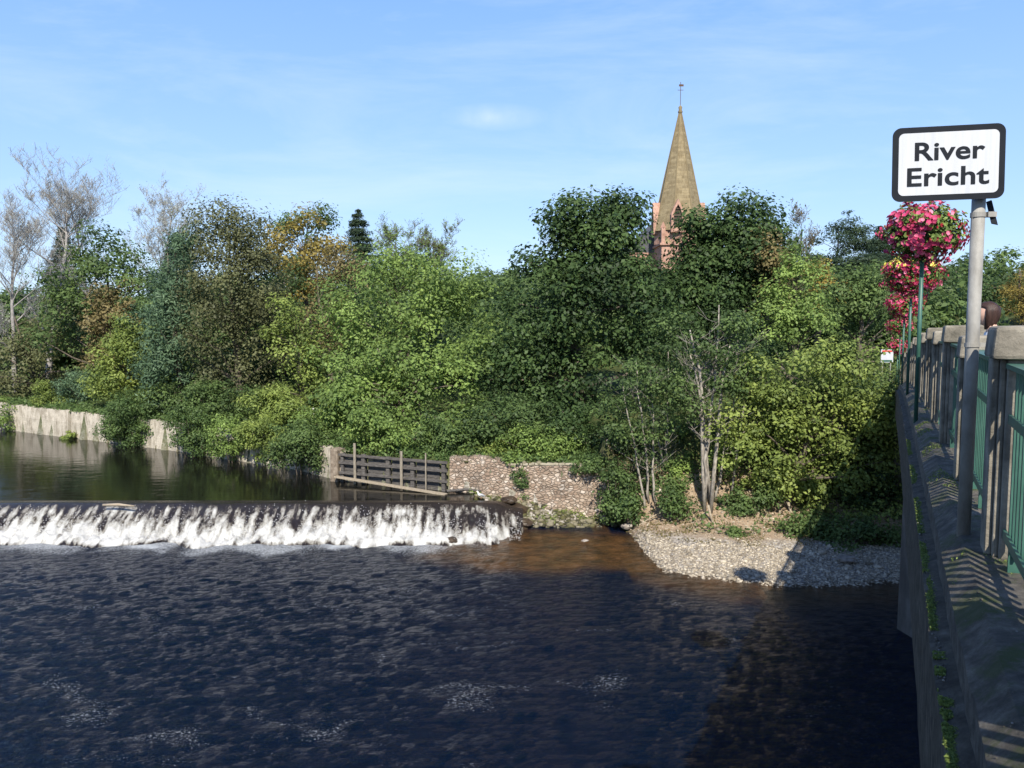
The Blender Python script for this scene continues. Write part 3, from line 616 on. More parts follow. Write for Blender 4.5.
MB().hexa([gp(-.5, .3, .2), gp(-.05, .3, .2), gp(-.05, -.5, .2), gp(-.5, -.5, .2), gp(-.5, .25, 2.75), gp(-.08, .25, 2.7), gp(-.08, -.5, 2.7), gp(-.5, -.5, 2.75)]).build('end_pier', rough_mat('pier_stone', [(.09, .07, .05), (.20, .16, .12), (.32, .27, .21)], 5, bump=.8), sl_, bevel=.04)
bp_ = onz(466, 491, 1.2)
MB().tube([gp(GL+.1, .5, 1.25), (bp_.x, bp_.y, 1.28), (bp_.x+.7, bp_.y-.1, 1.22)], .06, 8).build('boom', WOOD, sl_, smooth=True)
pf_ = thing('paling_fence', 'rusty vertical palings standing above the sluice among leaves', 'fence', at(350, 450, 42))
IRON = rough_mat('rusty_iron', [(.06, .035, .02), (.14, .085, .05)], 9)
pm_ = MB(); fz = T(at(345, 450, 43).x, 43)
for k in range(9):
    p = at(334+k*3.6, 440, 43); pm_.box((p.x, p.y+.05*k, fz+.85), (.045, .045, 2.0))
pm_.build('paling', IRON, pf_); q0 = at(333, 440, 43); q1 = at(366, 440, 43)
MB().box(((q0.x+q1.x)/2, 43.28, fz+1.5), (q1.x-q0.x, .04, .05), Matrix.Rotation(.22, 3, 'Z')).build('rail', IRON, pf_)
wf = thing('picket_fence', 'short pale picket fence behind the bush left of the sluice', 'fence', at(307, 414, 46))
fz = T(at(307, 414, 46).x, 46); pk = MB()
for k in range(7):
    p = at(298+k*3.1, 414, 46); zt = at(300, 408, 46).z
    pk.box((p.x, 46, (fz-.2+zt)/2), (.10, .03, zt-fz+.2))
pk.build('picket', rough_mat('pale_paint', [(.42, .43, .45), (.55, .56, .58)], 5), wf)
# standing bird
gull = thing('gull', 'small white gull standing on the stones by the weir end', 'bird', onz(481, 499, 1.0)); gp0 = Vector(gull.location)
WHF = rough_mat('white_feathers', [(.70, .70, .68), (.85, .85, .84)], 12); GYF = rough_mat('grey_feathers', [(.30, .32, .34), (.42, .44, .46)], 12)
MB().tube([gp0+Vector(q) for q in ((.17, 0, .12), (.10, 0, .15), (0, 0, .17), (-.08, 0, .20), (-.12, 0, .25), (-.13, 0, .30), (-.15, 0, .335), (-.18, 0, .345), (-.20, 0, .34))], [.01, .035, .062, .062, .045, .032, .036, .03, .008], 12).build('body', WHF, gull, smooth=True)
for sgn in (-1, 1):
    MB().tube([gp0+Vector(q) for q in ((-.07, .05*sgn, .21), (.03, .06*sgn, .20), (.20, .025*sgn, .14))], [.02, .035, .006], 8).build('wing', GYF, gull, smooth=True)
    MB().tube([gp0+Vector((0, .02*sgn, .13)), gp0+Vector((.005, .02*sgn, .0))], .006, 6).build('leg', rough_mat('bird_leg', [(.5, .25, .12), (.6, .3, .15)], 5), gull)
MB().tube([gp0+Vector((-.195, 0, .342)), gp0+Vector((-.245, 0, .33))], [.012, .003], 6).build('beak', rough_mat('beak', [(.6, .45, .08), (.7, .5, .1)], 5), gull)

# ------------------------------------------------------------------ church
CHY = 125.0; cc = at(678, 250, CHY); CX = cc.x; px = CHY/F
ch = thing('church', 'pink sandstone church tower with mossy octagonal spire above the trees', 'church', (CX, CHY, T(CX, CHY)))
def smat(name, a, b_, c_): 
    m = masonry(name, a, b_, c_, .9, .38, .4, (.55, .5, .42)); return m
SPIRE = smat('mossy_sandstone', (.20, .16, .095), (.29, .235, .14), (.23, .185, .12)); PINK = smat('pink_sandstone', (.38, .22, .165), (.50, .31, .24), (.40, .27, .21))
def uvbox(me):
    uvl = me.uv_layers.new(name='UVMap')
    for p in me.polygons:
        for li in p.loop_indices:
            co = me.vertices[me.loops[li].vertex_index].co; nn = p.normal
            uvl.data[li].uv = (co.x if abs(nn.y) >= abs(nn.x) else co.y, co.z)
ztip = at(680, 112, CHY).z; zsp = at(680, 232, CHY).z; ztw = at(665, 247, CHY).z; Rb = 24*px
s_ = MB(); NR = 14; prof = []
for k in range(NR+1):
    f = k/NR; prof.append((Rb*(1-f)**1.0*1.04+.16, zsp+(ztip-zsp)*f))
for (r, z) in prof:
    for k in range(8): a = math.pi/8+k*math.pi/4; s_.v.append((CX+r*math.cos(a), CHY+r*math.sin(a), z))
for i in range(NR):
    for k in range(8): s_.f.append((i*8+k, i*8+(k+1) % 8, (i+1)*8+(k+1) % 8, (i+1)*8+k))
so = s_.build('spire', SPIRE, ch); uvbox(so.data)
ribs = MB()
for k in range(8):
    a = math.pi/8+k*math.pi/4; ribs.tube([(CX+(r+.02)*math.cos(a), CHY+(r+.02)*math.sin(a), z) for r, z in (prof[0], prof[7], prof[14])], [.10, .09, .06], 6)
ribs.build('rib', SPIRE, so)
for z_, hh in ((.36, .18), (.66, .15)):
    r = Rb*(1-z_)*1.04+.22; zz = zsp+(ztip-zsp)*z_; bd = MB()
    bd.tube([(CX, CHY, zz-hh), (CX, CHY, zz+hh)], r*1.01, 8); 
tw = MB(); Rt = 20*px; z0 = T(CX, CHY)-1
tw.box((CX, CHY, (z0+ztw)/2), (2*Rt, 2*Rt, ztw-z0)); to = tw.build('tower', PINK, ch); uvbox(to.data)
co_ = MB(); co_.box((CX, CHY, ztw+.15), (2*Rt+.6, 2*Rt+.6, .35)); c2 = co_.build('cornice', PINK, to, bevel=.05); uvbox(c2.data)
# broaches under the spire
for (a, q) in ((1, 1), (1, -1), (-1, 1), (-1, -1)):
    br_ = MB(); br_.hexa([(CX+a*Rt, CHY+q*Rt, ztw+.325), (CX+a*Rt*.3, CHY+q*Rt, ztw+.325), (CX+a*Rt*.3, CHY+q*Rt*.3, ztw+.325), (CX+a*Rt, CHY+q*Rt*.3, ztw+.325)] +
             [(CX+a*Rt*.55, CHY+q*Rt*.55, ztw+3.8), (CX+a*Rt*.5, CHY+q*Rt*.55, ztw+3.8), (CX+a*Rt*.5, CHY+q*Rt*.5, ztw+3.8), (CX+a*Rt*.55, CHY+q*Rt*.5, ztw+3.8)])
    bo = br_.build('broach', SPIRE, ch); uvbox(bo.data)
dr = MB(); dr.tube([(CX, CHY, ztw+.33), (CX, CHY, zsp+.1)], Rb*.99, 8); do = dr.build('drum', PINK, ch); uvbox(do.data)
def pinnacle(x, y, z, h, w_):
    pn = MB(); pn.box((x, y, z+h*.35), (w_, w_, h*.7)); b_ = pn.build('pinnacle', PINK, ch, bevel=.03); uvbox(b_.data)
    pc = MB(); pc.tube([(x, y, z+h*.7), (x, y, z+h*.74), (x, y, z+h)], [w_*.72, w_*.7, .03], 4); pc.build('cap', PINK, b_)
for a, q in ((1, -1), (-1, -1), (1, 1), (-1, 1)): pinnacle(CX+a*Rt*.92, CHY+q*Rt*.92, ztw+.33, 4.2 if a > 0 else 3.2, .6)
# lucarnes on three faces
DARK = rough_mat('louvre_dark', [(.05, .035, .03), (.09, .065, .05)], 4)
zl0 = at(672, 231, CHY).z; zl1 = at(672, 205, CHY).z
for az in (-math.pi/2, -math.pi/2+.0001+math.pi/2, -math.pi):
    dx, dy = math.cos(az), math.sin(az); sx_, sy_ = -dy, dx; w_ = 1.0; r1 = Rb*.98; r0_ = Rb*.45
    off = -.9 if abs(dx) < .1 else 0
    def q(s, r, z): return (CX+dx*r+sx_*s+ (off*sx_ if 1 else 0), CHY+dy*r+sy_*s, z)
    lu = MB(); zm = zl0+(zl1-zl0)*.52
    arch = [(-w_, zl0-.6), (w_, zl0-.6), (w_, zm), (w_*.62, zm+(zl1-zm)*.5), (0, zl1+.35), (-w_*.62, zm+(zl1-zm)*.5), (-w_, zm)]
    inner = [(-w_*.62, zl0), (w_*.62, zl0), (w_*.62, zm), (w_*.36, zm+(zl1-zm)*.45), (0, zl1-.45), (-w_*.36, zm+(zl1-zm)*.45), (-w_*.62, zm)]
    nA = 7; vs = [q(s, r1+.35, z) for s, z in arch] + [q(s, r1+.35, z) for s, z in inner] + [q(s, r0_, z) for s, z in arch] + [q(s, r1-.1, z) for s, z in inner]
    fs = []
    for i in range(nA):
        j = (i+1) % nA; fs += [(i, j, nA+j, nA+i), (j, i, 2*nA+i, 2*nA+j), (nA+i, nA+j, 3*nA+j, 3*nA+i)]
    ob = lu.add(vs, fs).build('lucarne', PINK, ch); uvbox(ob.data)
    lo = MB(); lo.add([q(s, r1-.05, z) for s, z in inner], [tuple(range(nA))])
    for k in range(6):
        z = zl0+.25+k*(zl1-zl0)*.13; ws = w_*.58 if z < zm else w_*.3
        lo.hexa([q(-ws, r1+.12, z), q(ws, r1+.12, z), q(ws, r1-.03, z+.12), q(-ws, r1-.03, z+.12), q(-ws, r1+.12, z+.06), q(ws, r1+.12, z+.06), q(ws, r1-.03, z+.18), q(-ws, r1-.03, z+.18)])
    lo.build('louvre', DARK, ob)
fi = MB(); fi.tube([(CX, CHY, ztip-.3), (CX, CHY, ztip), (CX, CHY, ztip+.3), (CX, CHY, ztip+.7), (CX, CHY, ztip+1.0)], [.2, .38, .22, .3, .05], 10); fi.build('finial', SPIRE, ch, smooth=True)
va = MB(); zt2 = at(680, 82, CHY).z; va.tube([(CX, CHY, ztip+.8), (CX, CHY, zt2)], .045, 6); va.box((CX, CHY, zt2-1.2), (.9, .05, .06)); va.box((CX+.1, CHY, zt2-.5), (.7, .04, .3)); va.build('weather_vane', IRON, ch)
nv = MB(); nv.hexa([(CX-7, CHY+Rt, z0), (CX+7, CHY+Rt, z0), (CX+7, CHY+28, z0), (CX-7, CHY+28, z0), (CX-7, CHY+Rt, z0+11), (CX+7, CHY+Rt, z0+11), (CX+7, CHY+28, z0+11), (CX-7, CHY+28, z0+11)]); no = nv.build('nave', PINK, ch); uvbox(no.data)
rf = MB(); rf.add([(CX-7.4, CHY+Rt, z0+11), (CX+7.4, CHY+Rt, z0+11), (CX, CHY+Rt, z0+18), (CX-7.4, CHY+28, z0+11), (CX+7.4, CHY+28, z0+11), (CX, CHY+28, z0+18)], [(0, 1, 2), (5, 4, 3), (1, 4, 5, 2), (3, 0, 2, 5)]).build('roof', rough_mat('slate', [(.06, .06, .07), (.11, .11, .12)], 5), ch)

# ------------------------------------------------------------------ bridge
BA = math.atan2(380, 800/cp); D = Vector((math.sin(BA), math.cos(BA), 0)); Rv = Vector((math.cos(BA), -math.sin(BA), 0))
def hgt(t):
    d = max(0, .906*t-6); return -.05 - .0018*d*d if d < 48 else -.05-.0018*48*48-.173*(d-48)
def B(t, a, z, flat=False):
    p = D*t + Rv*a; return Vector((p.x, p.y, CAMZ + z + hgt(t)))
br = thing('bridge', 'road bridge with weathered concrete posts and green railings over the river', 'bridge', tuple(B(0, .3, -2)))
OLDC = rough_mat('weathered_concrete', [(.07, .065, .050), (.19, .17, .135), (.33, .30, .24)], 5, bump=.7, bscale=40, bdist=.012)
m, n, b, o = mat_new('mossy_concrete'); l = n.links.new; tc = N(n, 'ShaderNodeTexCoord')
na = N(n, 'ShaderNodeTexNoise', Scale=9, Detail=10, Roughness=.75); ra = ramp(n, [(.3, (.035, .031, .025)), (.46, (.095, .083, .066)), (.58, (.17, .15, .12)), (.72, (.30, .27, .22))]); nb = N(n, 'ShaderNodeTexNoise', Scale=2.2, Detail=8, Roughness=.75)
rb_ = ramp(n, [(.50, (0, 0, 0)), (.60, (1, 1, 1))]); ge = N(n, 'ShaderNodeNewGeometry'); sx = N(n, 'ShaderNodeSeparateXYZ'); mu = N(n, 'ShaderNodeMath', operation='MULTIPLY', use_clamp=True)
mx = N(n, 'ShaderNodeMix', data_type='RGBA'); mx.inputs['B'].default_value = (.055, .075, .012, 1); nc = N(n, 'ShaderNodeTexNoise', Scale=26, Detail=9, Roughness=.8); bp = N(n, 'ShaderNodeBump', Strength=1.0, Distance=.035)
for q in (na, nb, nc): l(tc.outputs['Object'], q.inputs['Vector'])
l(na.outputs['Fac'], ra.inputs[0]); l(nb.outputs['Fac'], rb_.inputs[0]); l(ge.outputs['Normal'], sx.inputs[0]); l(rb_.outputs[0], mu.inputs[0]); l(sx.outputs['Z'], mu.inputs[1])
l(ra.outputs[0], mx.inputs['A']); l(mu.outputs[0], mx.inputs['Factor']); l(mx.outputs['Result'], b.inputs['Base Color']); l(nc.outputs['Fac'], bp.inputs['Height']); l(bp.outputs[0], b.inputs['Normal']); b.inputs['Roughness'].default_value = .92
MOSSC = m
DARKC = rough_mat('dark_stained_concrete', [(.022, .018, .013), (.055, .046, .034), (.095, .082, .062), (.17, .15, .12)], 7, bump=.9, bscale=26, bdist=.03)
def sweep(name, prof, t0, t1, mat, step=.5, rough_=0, parent=br):
    """a closed cross-section (a, z) run along the bridge"""
    k = len(prof); V = []; Fc = []; n_ = int((t1-t0)/step); chip = rough_ > 0
    for i in range(n_+1):
        t = t0+(t1-t0)*i/n_
        for (a, z) in prof: c_ = .012*max(0, fbm(t*6, a*9, z*5)) if chip else 0; V.append(tuple(B(t, a + c_ + rough_*fbm(t*2.2, a*5, z*3), z - c_*.6 + rough_*fbm(t*2.5, a*5+9, z*3))))
    for i in range(n_):
        for j in range(k): j2 = (j+1) % k; Fc.append((i*k+j, i*k+j2, (i+1)*k+j2, (i+1)*k+j))
    Fc.append(tuple(reversed(range(k)))); Fc.append(tuple(range(n_*k, (n_+1)*k)))
    mb = MB().add(V, Fc); return mb.build(name, mat, parent)
PAVE = -1.30
TE = 54; T0 = -24
sweep('upper_ledge', [(.315, -1.50), (.315, -1.34), (.42, -1.245), (.62, -1.235), (.98, -1.235), (.98, -1.50)], T0, TE, MOSSC, .1, .006)
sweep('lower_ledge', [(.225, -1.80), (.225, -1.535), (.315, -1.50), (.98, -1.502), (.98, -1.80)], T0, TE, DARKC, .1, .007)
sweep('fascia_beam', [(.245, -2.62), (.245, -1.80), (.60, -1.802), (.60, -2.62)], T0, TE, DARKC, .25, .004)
sweep('deck_slab', [(.60, -2.35), (.60, -1.803), (8.9, -1.803), (8.9, -2.35)], T0, TE, OLDC, 1)
sweep('pavement', [(.98, -1.803), (.98, PAVE), (2.6, PAVE-.01), (2.6, -1.803)], T0, TE, rough_mat('paving', [(.16, .155, .15), (.24, .235, .22)], 4), 1)
sweep('kerb', [(2.6, -1.803), (2.6, PAVE-.008), (2.74, PAVE-.008), (2.74, -1.803)], T0, TE, rough_mat('kerb_stone', [(.26, .25, .24), (.36, .35, .33)], 4), 1)
sweep('carriageway', [(2.74, -1.803), (2.74, PAVE-.13), (7.6, PAVE-.13), (7.6, -1.803)], T0, TE, rough_mat('asphalt', [(.04, .04, .042), (.06, .06, .06)], 20), 1)
sweep('pavement', [(7.6, -1.803), (7.6, PAVE), (8.3, PAVE), (8.3, -1.803)], T0, TE, rough_mat('paving_far', [(.16, .155, .15), (.24, .235, .22)], 4), 1)
sweep('far_parapet', [(8.3, -1.803), (8.3, -.35), (8.6, -.35), (8.6, -1.803)], T0, TE, OLDC, 1)
sweep('fascia_beam', [(8.4, -2.62), (8.4, -1.803), (8.8, -1.803), (8.8, -2.62)], T0, TE, OLDC, 1)
PIERC = rough_mat('pier_concrete', [(.05, .045, .04), (.09, .082, .072), (.16, .15, .135)], 2, bump=.5, stretch=(1, 1, .4))
def pier(t, w_, zb, a0=.10, nm='pier'):
    pb = MB(); zt = CAMZ+hgt(t)-2.62
    c = lambda tt, aa, z: (D*tt+Rv*aa).to_3d() + Vector((0, 0, z))
    low = [(t-w_/2, a0+.5), (t, a0), (t+w_/2, a0+.5), (t+w_/2, 8.3), (t, 8.8), (t-w_/2, 8.3)]
    vs = [c(tt, aa, zb) for tt, aa in low] + [c(t+(tt-t)*.8, aa+.05, zt) for tt, aa in low]
    pb.add(vs, [(5, 4, 3, 2, 1, 0), (6, 7, 8, 9, 10, 11)] + [(i, (i+1) % 6, 6+(i+1) % 6, 6+i) for i in range(6)])
    pb.build(nm, PIERC, br, bevel=.03)
pier(25.4, 1.5, -1.2, .42); pier(3.0, 1.5, -1.2, .6); pier(-16, 3, -1.2, nm='abutment')
ab = MB(); t = 42
vs = [(D*tt+Rv*aa).to_3d()+Vector((0, 0, z)) for z, e in ((-.5, .12), (CAMZ+hgt(42)-1.9, 0)) for tt, aa in ((37.5, .262), (54, .262), (54, 8.8), (37.5, 8.8))]
ab.hexa(vs).build('abutment', PIERC, br, bevel=.04)
# parapet posts and railing panels
GREEN = rough_mat('green_paint', [(.022, .070, .052), (.036, .105, .078), (.060, .145, .110)], 3, rough=.45, bump=.15, bscale=60, spec=.45, bdist=.003)
tp = [5.13+2.25*k for k in range(-5, 21)]
random.seed(5)
for k, t in enumerate(tp):
    main = (k-5) % 2 == 0; zt = .02 if main else -.05; zt += random.uniform(-.012, .012)
    mb = MB()
    for (w_, a0, a1, zz) in ((.20, .50, .535, zt-.19), (.27, .5355, .565, zt-.19), (.34, .5655, .96, zt-.19)):
        mb.hexa([B(t-w_/2, a0, -1.24), B(t-w_/2, a1, -1.24), B(t+w_/2, a1, -1.24), B(t+w_/2, a0, -1.24), B(t-w_/2, a0, zz), B(t-w_/2, a1, zz), B(t+w_/2, a1, zz), B(t+w_/2, a0, zz)])
    po = mb.build('parapet_post', OLDC, br, bevel=.008)
    w_ = .44 if main else .36; cb = MB()
    cb.hexa([B(t-w_/2, .485, zt-.189), B(t-w_/2, .99, zt-.189), B(t+w_/2, .99, zt-.189), B(t+w_/2, .485, zt-.189), B(t-w_/2+.02, .50, zt-.015), B(t-w_/2+.02, .97, zt), B(t+w_/2-.02, .97, zt), B(t+w_/2-.02, .50, zt-.015)])
    cb.build('cap', OLDC, po, bevel=.02)
    if k < len(tp)-1:
        ta, tb = t+.175, tp[k+1]-.175; A = .605
        rail = MB()
        def bar(t0, t1, a0, a1, z0, z1): rail.hexa([B(t0, a0, z0), B(t0, a1, z0), B(t1, a1, z0), B(t1, a0, z0), B(t0, a0, z1), B(t0, a1, z1), B(t1, a1, z1), B(t1, a0, z1)])
        bar(ta, tb, A-.05, A+.05, -.205, -.18); bar(ta, tb, A-.028, A-.012, -.50, -.45); bar(ta, tb, A-.028, A-.012, -1.12, -1.07)
        po2 = rail.build('railing_panel', GREEN, br)
        rail = MB(); nb_ = 17
        for q in range(nb_):
            tt = ta+.05+(tb-ta-.10)*q/(nb_-1); bar(tt-.019, tt+.019, A-.006, A+.006, -1.16, -.206)
        rail.build('baluster', GREEN, po2)
        for tt in (ta+.25, (ta+tb)/2, tb-.25):
            rail = MB(); bar(tt-.012, tt+.012, A-.028, A+.028, -1.235, -1.121); rail.build('foot', GREEN, po2)
# paved strip where the road lands on the far bank
P, R = [], []
for k in range(5200):
    lo_ = rng.random() < .6; t = rng.uniform(1.5, 20)**1.0; a = rng.uniform(.235, .31) if lo_ else rng.uniform(.33, .97)
    if fbm(t*1.3, a*3, 70) < .05: continue
    r = .002+.006*rng.random()**3; p = B(t, a, -1.52 if lo_ else (-1.34+.095*min(1, (a-.315)/.105))); P.append((p.x, p.y, p.z+r*.3)); R.append(r)
tag(stones('grit', np.array(P), np.array(R), stone_mat('ledge_grit', (.05, .045, .035), (.15, .135, .11), (.34, .31, .27))), 'grit and fallen bits lying on the bridge ledges', 'grit', kind='stuff')
P = []
for k in range(90000):
    lo_ = rng.random() < .8; t = rng.uniform(1.5, 14) if k % 3 else rng.uniform(1.5, 4.2); a = rng.uniform(.23, .318) if lo_ else rng.uniform(.33, .6)
    if t > (4.2 if lo_ else 0) and fbm(t*.9, a*2, 71) < (.02 if lo_ else .30): continue
    if t < 4.2 and fbm(t*5, a*9, 72) < .05: continue
    p = B(t, a, -1.53 if lo_ else (-1.34+.095*min(1, (a-.315)/.105))); P.append((p.x, p.y, p.z+.012*rng.random()))
P = np.array(P); ms = leaf_cards(P, unit(rng.normal(size=P.shape)*.8+np.array([0, 0, .7])), .009, .5, .4+rng.normal(size=len(P))*.25, LM['yellow'], 'moss', None)
tag(ms, 'yellow green moss growing along the bridge ledges', 'moss', kind='stuff')
# ------------------------------------------------------------------ river sign
GALV = rough_mat('galvanised_steel', [(.17, .16, .14), (.27, .26, .235), (.35, .34, .31)], 9, rough=.6, metal=0, bump=.15, stretch=(1, 1, .5))
pb0 = onz(963.5, 534, CAMZ-1.245-.05); pt = Vector((pb0.x, pb0.y, at(978, 132, pb0.y).z))
sg = thing('river_sign', 'white river name sign with dark border on a grey pole outside the railings', 'sign', pb0)
MB().tube([pb0+Vector((0, 0, -.02)), pt], .037, 24).build('pole', GALV, sg, smooth=True)
MB().tube([pt-Vector((0, 0, .01)), pt+Vector((0, 0, .012))], .040, 20).build('pole_cap', GALV, sg)
PY = pb0.y - .07
yaw = math.radians(-9); roll = math.radians(-1.0)
c_ = at(948.2, 163, PY+.02); wS = 110.5*c_.y/F*.935; hS = 74.5*c_.y/F*.965
SM = Matrix.Translation(c_) @ Matrix.Rotation(yaw, 4, 'Z') @ Matrix.Rotation(roll, 4, 'Y') @ Matrix.Rotation(math.pi/2, 4, 'X')
def rrect(w_, h_, r, n_=8):
    o_ = []
    for cx, cy, a0 in ((w_/2-r, h_/2-r, 0), (-w_/2+r, h_/2-r, 90), (-w_/2+r, -h_/2+r, 180), (w_/2-r, -h_/2+r, 270)):
        for k in range(n_+1): a = math.radians(a0+90*k/n_); o_.append((cx+r*math.cos(a), cy+r*math.sin(a)))
    return o_
def plate(name, w_, h_, r, z0, z1, mat, parent):
    o_ = rrect(w_, h_, r); k = len(o_); mb = MB(); mb.add([SM @ Vector((x, y, z0)) for x, y in o_]+[SM @ Vector((x, y, z1)) for x, y in o_], [tuple(reversed(range(k))), tuple(range(k, 2*k))]+[(i, (i+1) % k, k+(i+1) % k, k+i) for i in range(k)])
    return mb.build(name, mat, parent)
SB = rough_mat('sign_border', [(.010, .012, .016), (.016, .019, .025)], 4, rough=.7, bump=.05, spec=.12)
SWH = rough_mat('sign_white', [(.42, .44, .47), (.52, .53, .55)], 2.5, rough=.6, bump=.03, stretch=(14, 14, .6), spec=.15)
pl = plate('sign_plate', wS, hS, .048, -.004, 0, SB, sg)
plate('white_field', wS-.068, hS-.068, .030, .0002, .0022, SWH, pl)
def text(body, size, width, cx, cy, off, name):
    cu = bpy.data.curves.new('txt', 'FONT'); cu.body = body; cu.size = size; cu.align_x = 'CENTER'; cu.align_y = 'CENTER'; cu.offset = off; cu.extrude = .0012; cu.space_character = 1.02
    to_ = bpy.data.objects.new('txt', cu); COL.objects.link(to_); bpy.context.view_layer.update()
    me = bpy.data.meshes.new_from_object(to_.evaluated_get(bpy.context.evaluated_depsgraph_get())); bpy.data.objects.remove(to_)
    xs = [v.co.x for v in me.vertices]; ys = [v.co.y for v in me.vertices]; x0, x1, y0, y1 = min(xs), max(xs), min(ys), max(ys); k = width/(x1-x0); ky = size/(y1-y0)
    b0 = [tuple(v.co) for v in me.vertices]; fc = [tuple(p.vertices) for p in me.polygons]; mb = MB()
    for q, (ox, oy) in enumerate(((0, 0), (.0007, 0), (-.0007, 0), (0, .0004), (0, -.0004))):     # heavy strokes
        mb.add([SM @ Vector(((x-(x0+x1)/2)*k+cx+ox, (y-(y0+y1)/2)*ky+cy+oy, .0036+z+q*.00015)) for x, y, z in b0], fc)
    return mb.build(name, SB, pl)
k_ = c_.y/F
text('River', 17.6*k_, 64*k_, 1.0*k_, 12.0*k_, .0016, 'lettering'); text('Ericht', 18.0*k_, 75*k_, -.2*k_, -12.6*k_, .0016, 'lettering')
for dz in (0,):
    q = at(985, 215, pb0.y)
    cl = MB(); cl.tube([(pb0.x, pb0.y, q.z-.014), (pb0.x, pb0.y, q.z+.014)], .042, 20); cl.box((pb0.x+.062, pb0.y-.02, q.z), (.05, .04, .03)); cl.build('clamp', GALV, sg)
    fl = MB(); fl.add([(pb0.x+.06, pb0.y-.03, q.z-.05), (pb0.x+.085, pb0.y-.05, q.z-.06), (pb0.x+.085, pb0.y+.02, q.z+.09), (pb0.x+.06, pb0.y+.03, q.z+.08), (pb0.x+.063, pb0.y-.03, q.z-.055), (pb0.x+.09, pb0.y-.05, q.z-.065), (pb0.x+.09, pb0.y+.02, q.z+.085), (pb0.x+.063, pb0.y+.03, q.z+.075)],
           [(0, 1, 2, 3), (7, 6, 5, 4), (0, 4, 5, 1), (1, 5, 6, 2), (2, 6, 7, 3), (3, 7, 4, 0)]); fl.build('bracket', SB, sg)
cl = MB(); q = at(972, 345, pb0.y); cl.tube([(pb0.x, pb0.y, q.z-.012), (pb0.x, pb0.y, q.z+.012)], .042, 20); cl.box((pb0.x+.10, pb0.y+.03, q.z), (.14, .03, .024)); cl.build('clamp', GALV, sg)
cl = MB(); q = at(972, 190, pb0.y); cl.tube([(pb0.x, pb0.y, q.z-.012), (pb0.x, pb0.y, q.z+.012)], .042, 20); cl.box((pb0.x, pb0.y-.055, q.z), (.10, .022, .024)); cl.build('clamp', GALV, sg)

# ------------------------------------------------------------------ flower planters on posts
def attr_mat(name, stops, rough=.5, trans=0):
    return leaf_mat(name, *stops, trans=trans or .2)
PETAL = attr_mat('pink_petals', ((.22, .012, .050), (.46, .045, .130), (.66, .20, .30))); RED = attr_mat('red_petals', ((.10, .006, .010), (.25, .015, .03), (.42, .03, .07))); YEL = attr_mat('yellow_petals', ((.55, .42, .05), (.70, .58, .12), (.80, .72, .30)))
def flowers(name, P, Nn, s, mat, parent):
    n_ = len(P); ref = rng.normal(size=(n_, 3)); t = unit(ref-(ref*Nn).sum(1, keepdims=True)*Nn); b_ = np.cross(Nn, t); ss = s*rng.uniform(.7, 1.2, (n_, 1, 1))
    a = np.arange(10)*math.pi/5; rr = np.where(np.arange(10) % 2 == 0, 1.0, .78)
    ring = (t[:, None]*np.cos(a)[None, :, None]+b_[:, None]*np.sin(a)[None, :, None])*rr[None, :, None]
    V = np.concatenate([P[:, None]-Nn[:, None]*ss*.35, P[:, None]+ring*ss+Nn[:, None]*ss*.15], 1)
    Fc = (np.arange(n_)*11)[:, None, None]+np.array([[0, 1+k, 1+(k+1) % 10] for k in range(10)])[None]
    v = np.repeat(np.clip(.5+rng.normal(size=n_)*.25, 0, 1), 10)
    return link(name, np_mesh(name, V.reshape(-1, 3), Fc.reshape(-1, 3), [('v', 'FACE', v)]), mat, parent)
def planter(t, rz, rx, label, yellow=0, redness=.25, scale=1.0, nleaf=2200, zoff=1.30):
    base = B(t, .345, -1.34); c = B(t, .345, zoff); c = Vector((c.x, c.y, c.z))
    th = thing('flower_planter', label, 'flower planter', base, 'flower planters along the bridge railings')
    MB().tube([base, (c.x, c.y, c.z-rz*.5)], .027, 12).build('pole', GREEN, th, smooth=True)
    MB().tube([(c.x, c.y, c.z-rz*.72), (c.x, c.y, c.z-rz*.55), (c.x, c.y, c.z-.02), (c.x, c.y, c.z+.05)], [.06, rx*.42, rx*.62, rx*.64], 16).build('basket', rough_mat('basket_liner', [(.02, .03, .02), (.04, .05, .03)], 9), th, smooth=True)
    def shell(n_, k0=.7, k1=1.08):
        d = unit(rng.normal(size=(n_, 3))); r = rng.uniform(k0, k1, (n_, 1)); lump = np.array([1+.34*fbm(q[0]*1.9, q[1]*2.3, q[2]*2.3+t) for q in d])[:, None]
        tr_ = np.where(d[:, 2:3] < -.1, 1+.55*np.maximum(0, np.array([fbm(q[0]*3+t, q[1]*3, 5, 2) for q in d])[:, None]+.1), 1.0)
        return np.array(c)+d*r*lump*np.array([rx, rx, rz])*np.concatenate([np.ones((n_, 2)), tr_], 1), d
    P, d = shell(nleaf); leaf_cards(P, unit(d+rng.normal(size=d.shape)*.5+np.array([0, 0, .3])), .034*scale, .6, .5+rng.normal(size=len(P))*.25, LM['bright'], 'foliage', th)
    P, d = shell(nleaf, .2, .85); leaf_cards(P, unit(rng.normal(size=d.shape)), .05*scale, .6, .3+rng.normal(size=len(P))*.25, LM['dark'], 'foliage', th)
    # trailing strands
    P, d = shell(int(nleaf*.50), .97, 1.13); sel = np.array([fbm(q[0]*1.8+5, q[1]*1.8, q[2]*1.8+t, 2) for q in d]); k1 = sel > -.02+.10*(d[:, 0] > .1)
    flowers('blossoms', P[k1], unit(d[k1]+rng.normal(size=d[k1].shape)*.25), .034*scale, PETAL, th)
    P, d = shell(int(nleaf*.3*redness*2), .95, 1.1); flowers('blossoms', P, unit(d+rng.normal(size=d.shape)*.3), .027*scale, RED, th)
    if yellow:
        P, d = shell(yellow, .95, 1.12); k1 = (d[:, 2] > .35); flowers('blossoms', P[k1], unit(d[k1]+rng.normal(size=d[k1].shape)*.2), .045*scale, YEL, th)
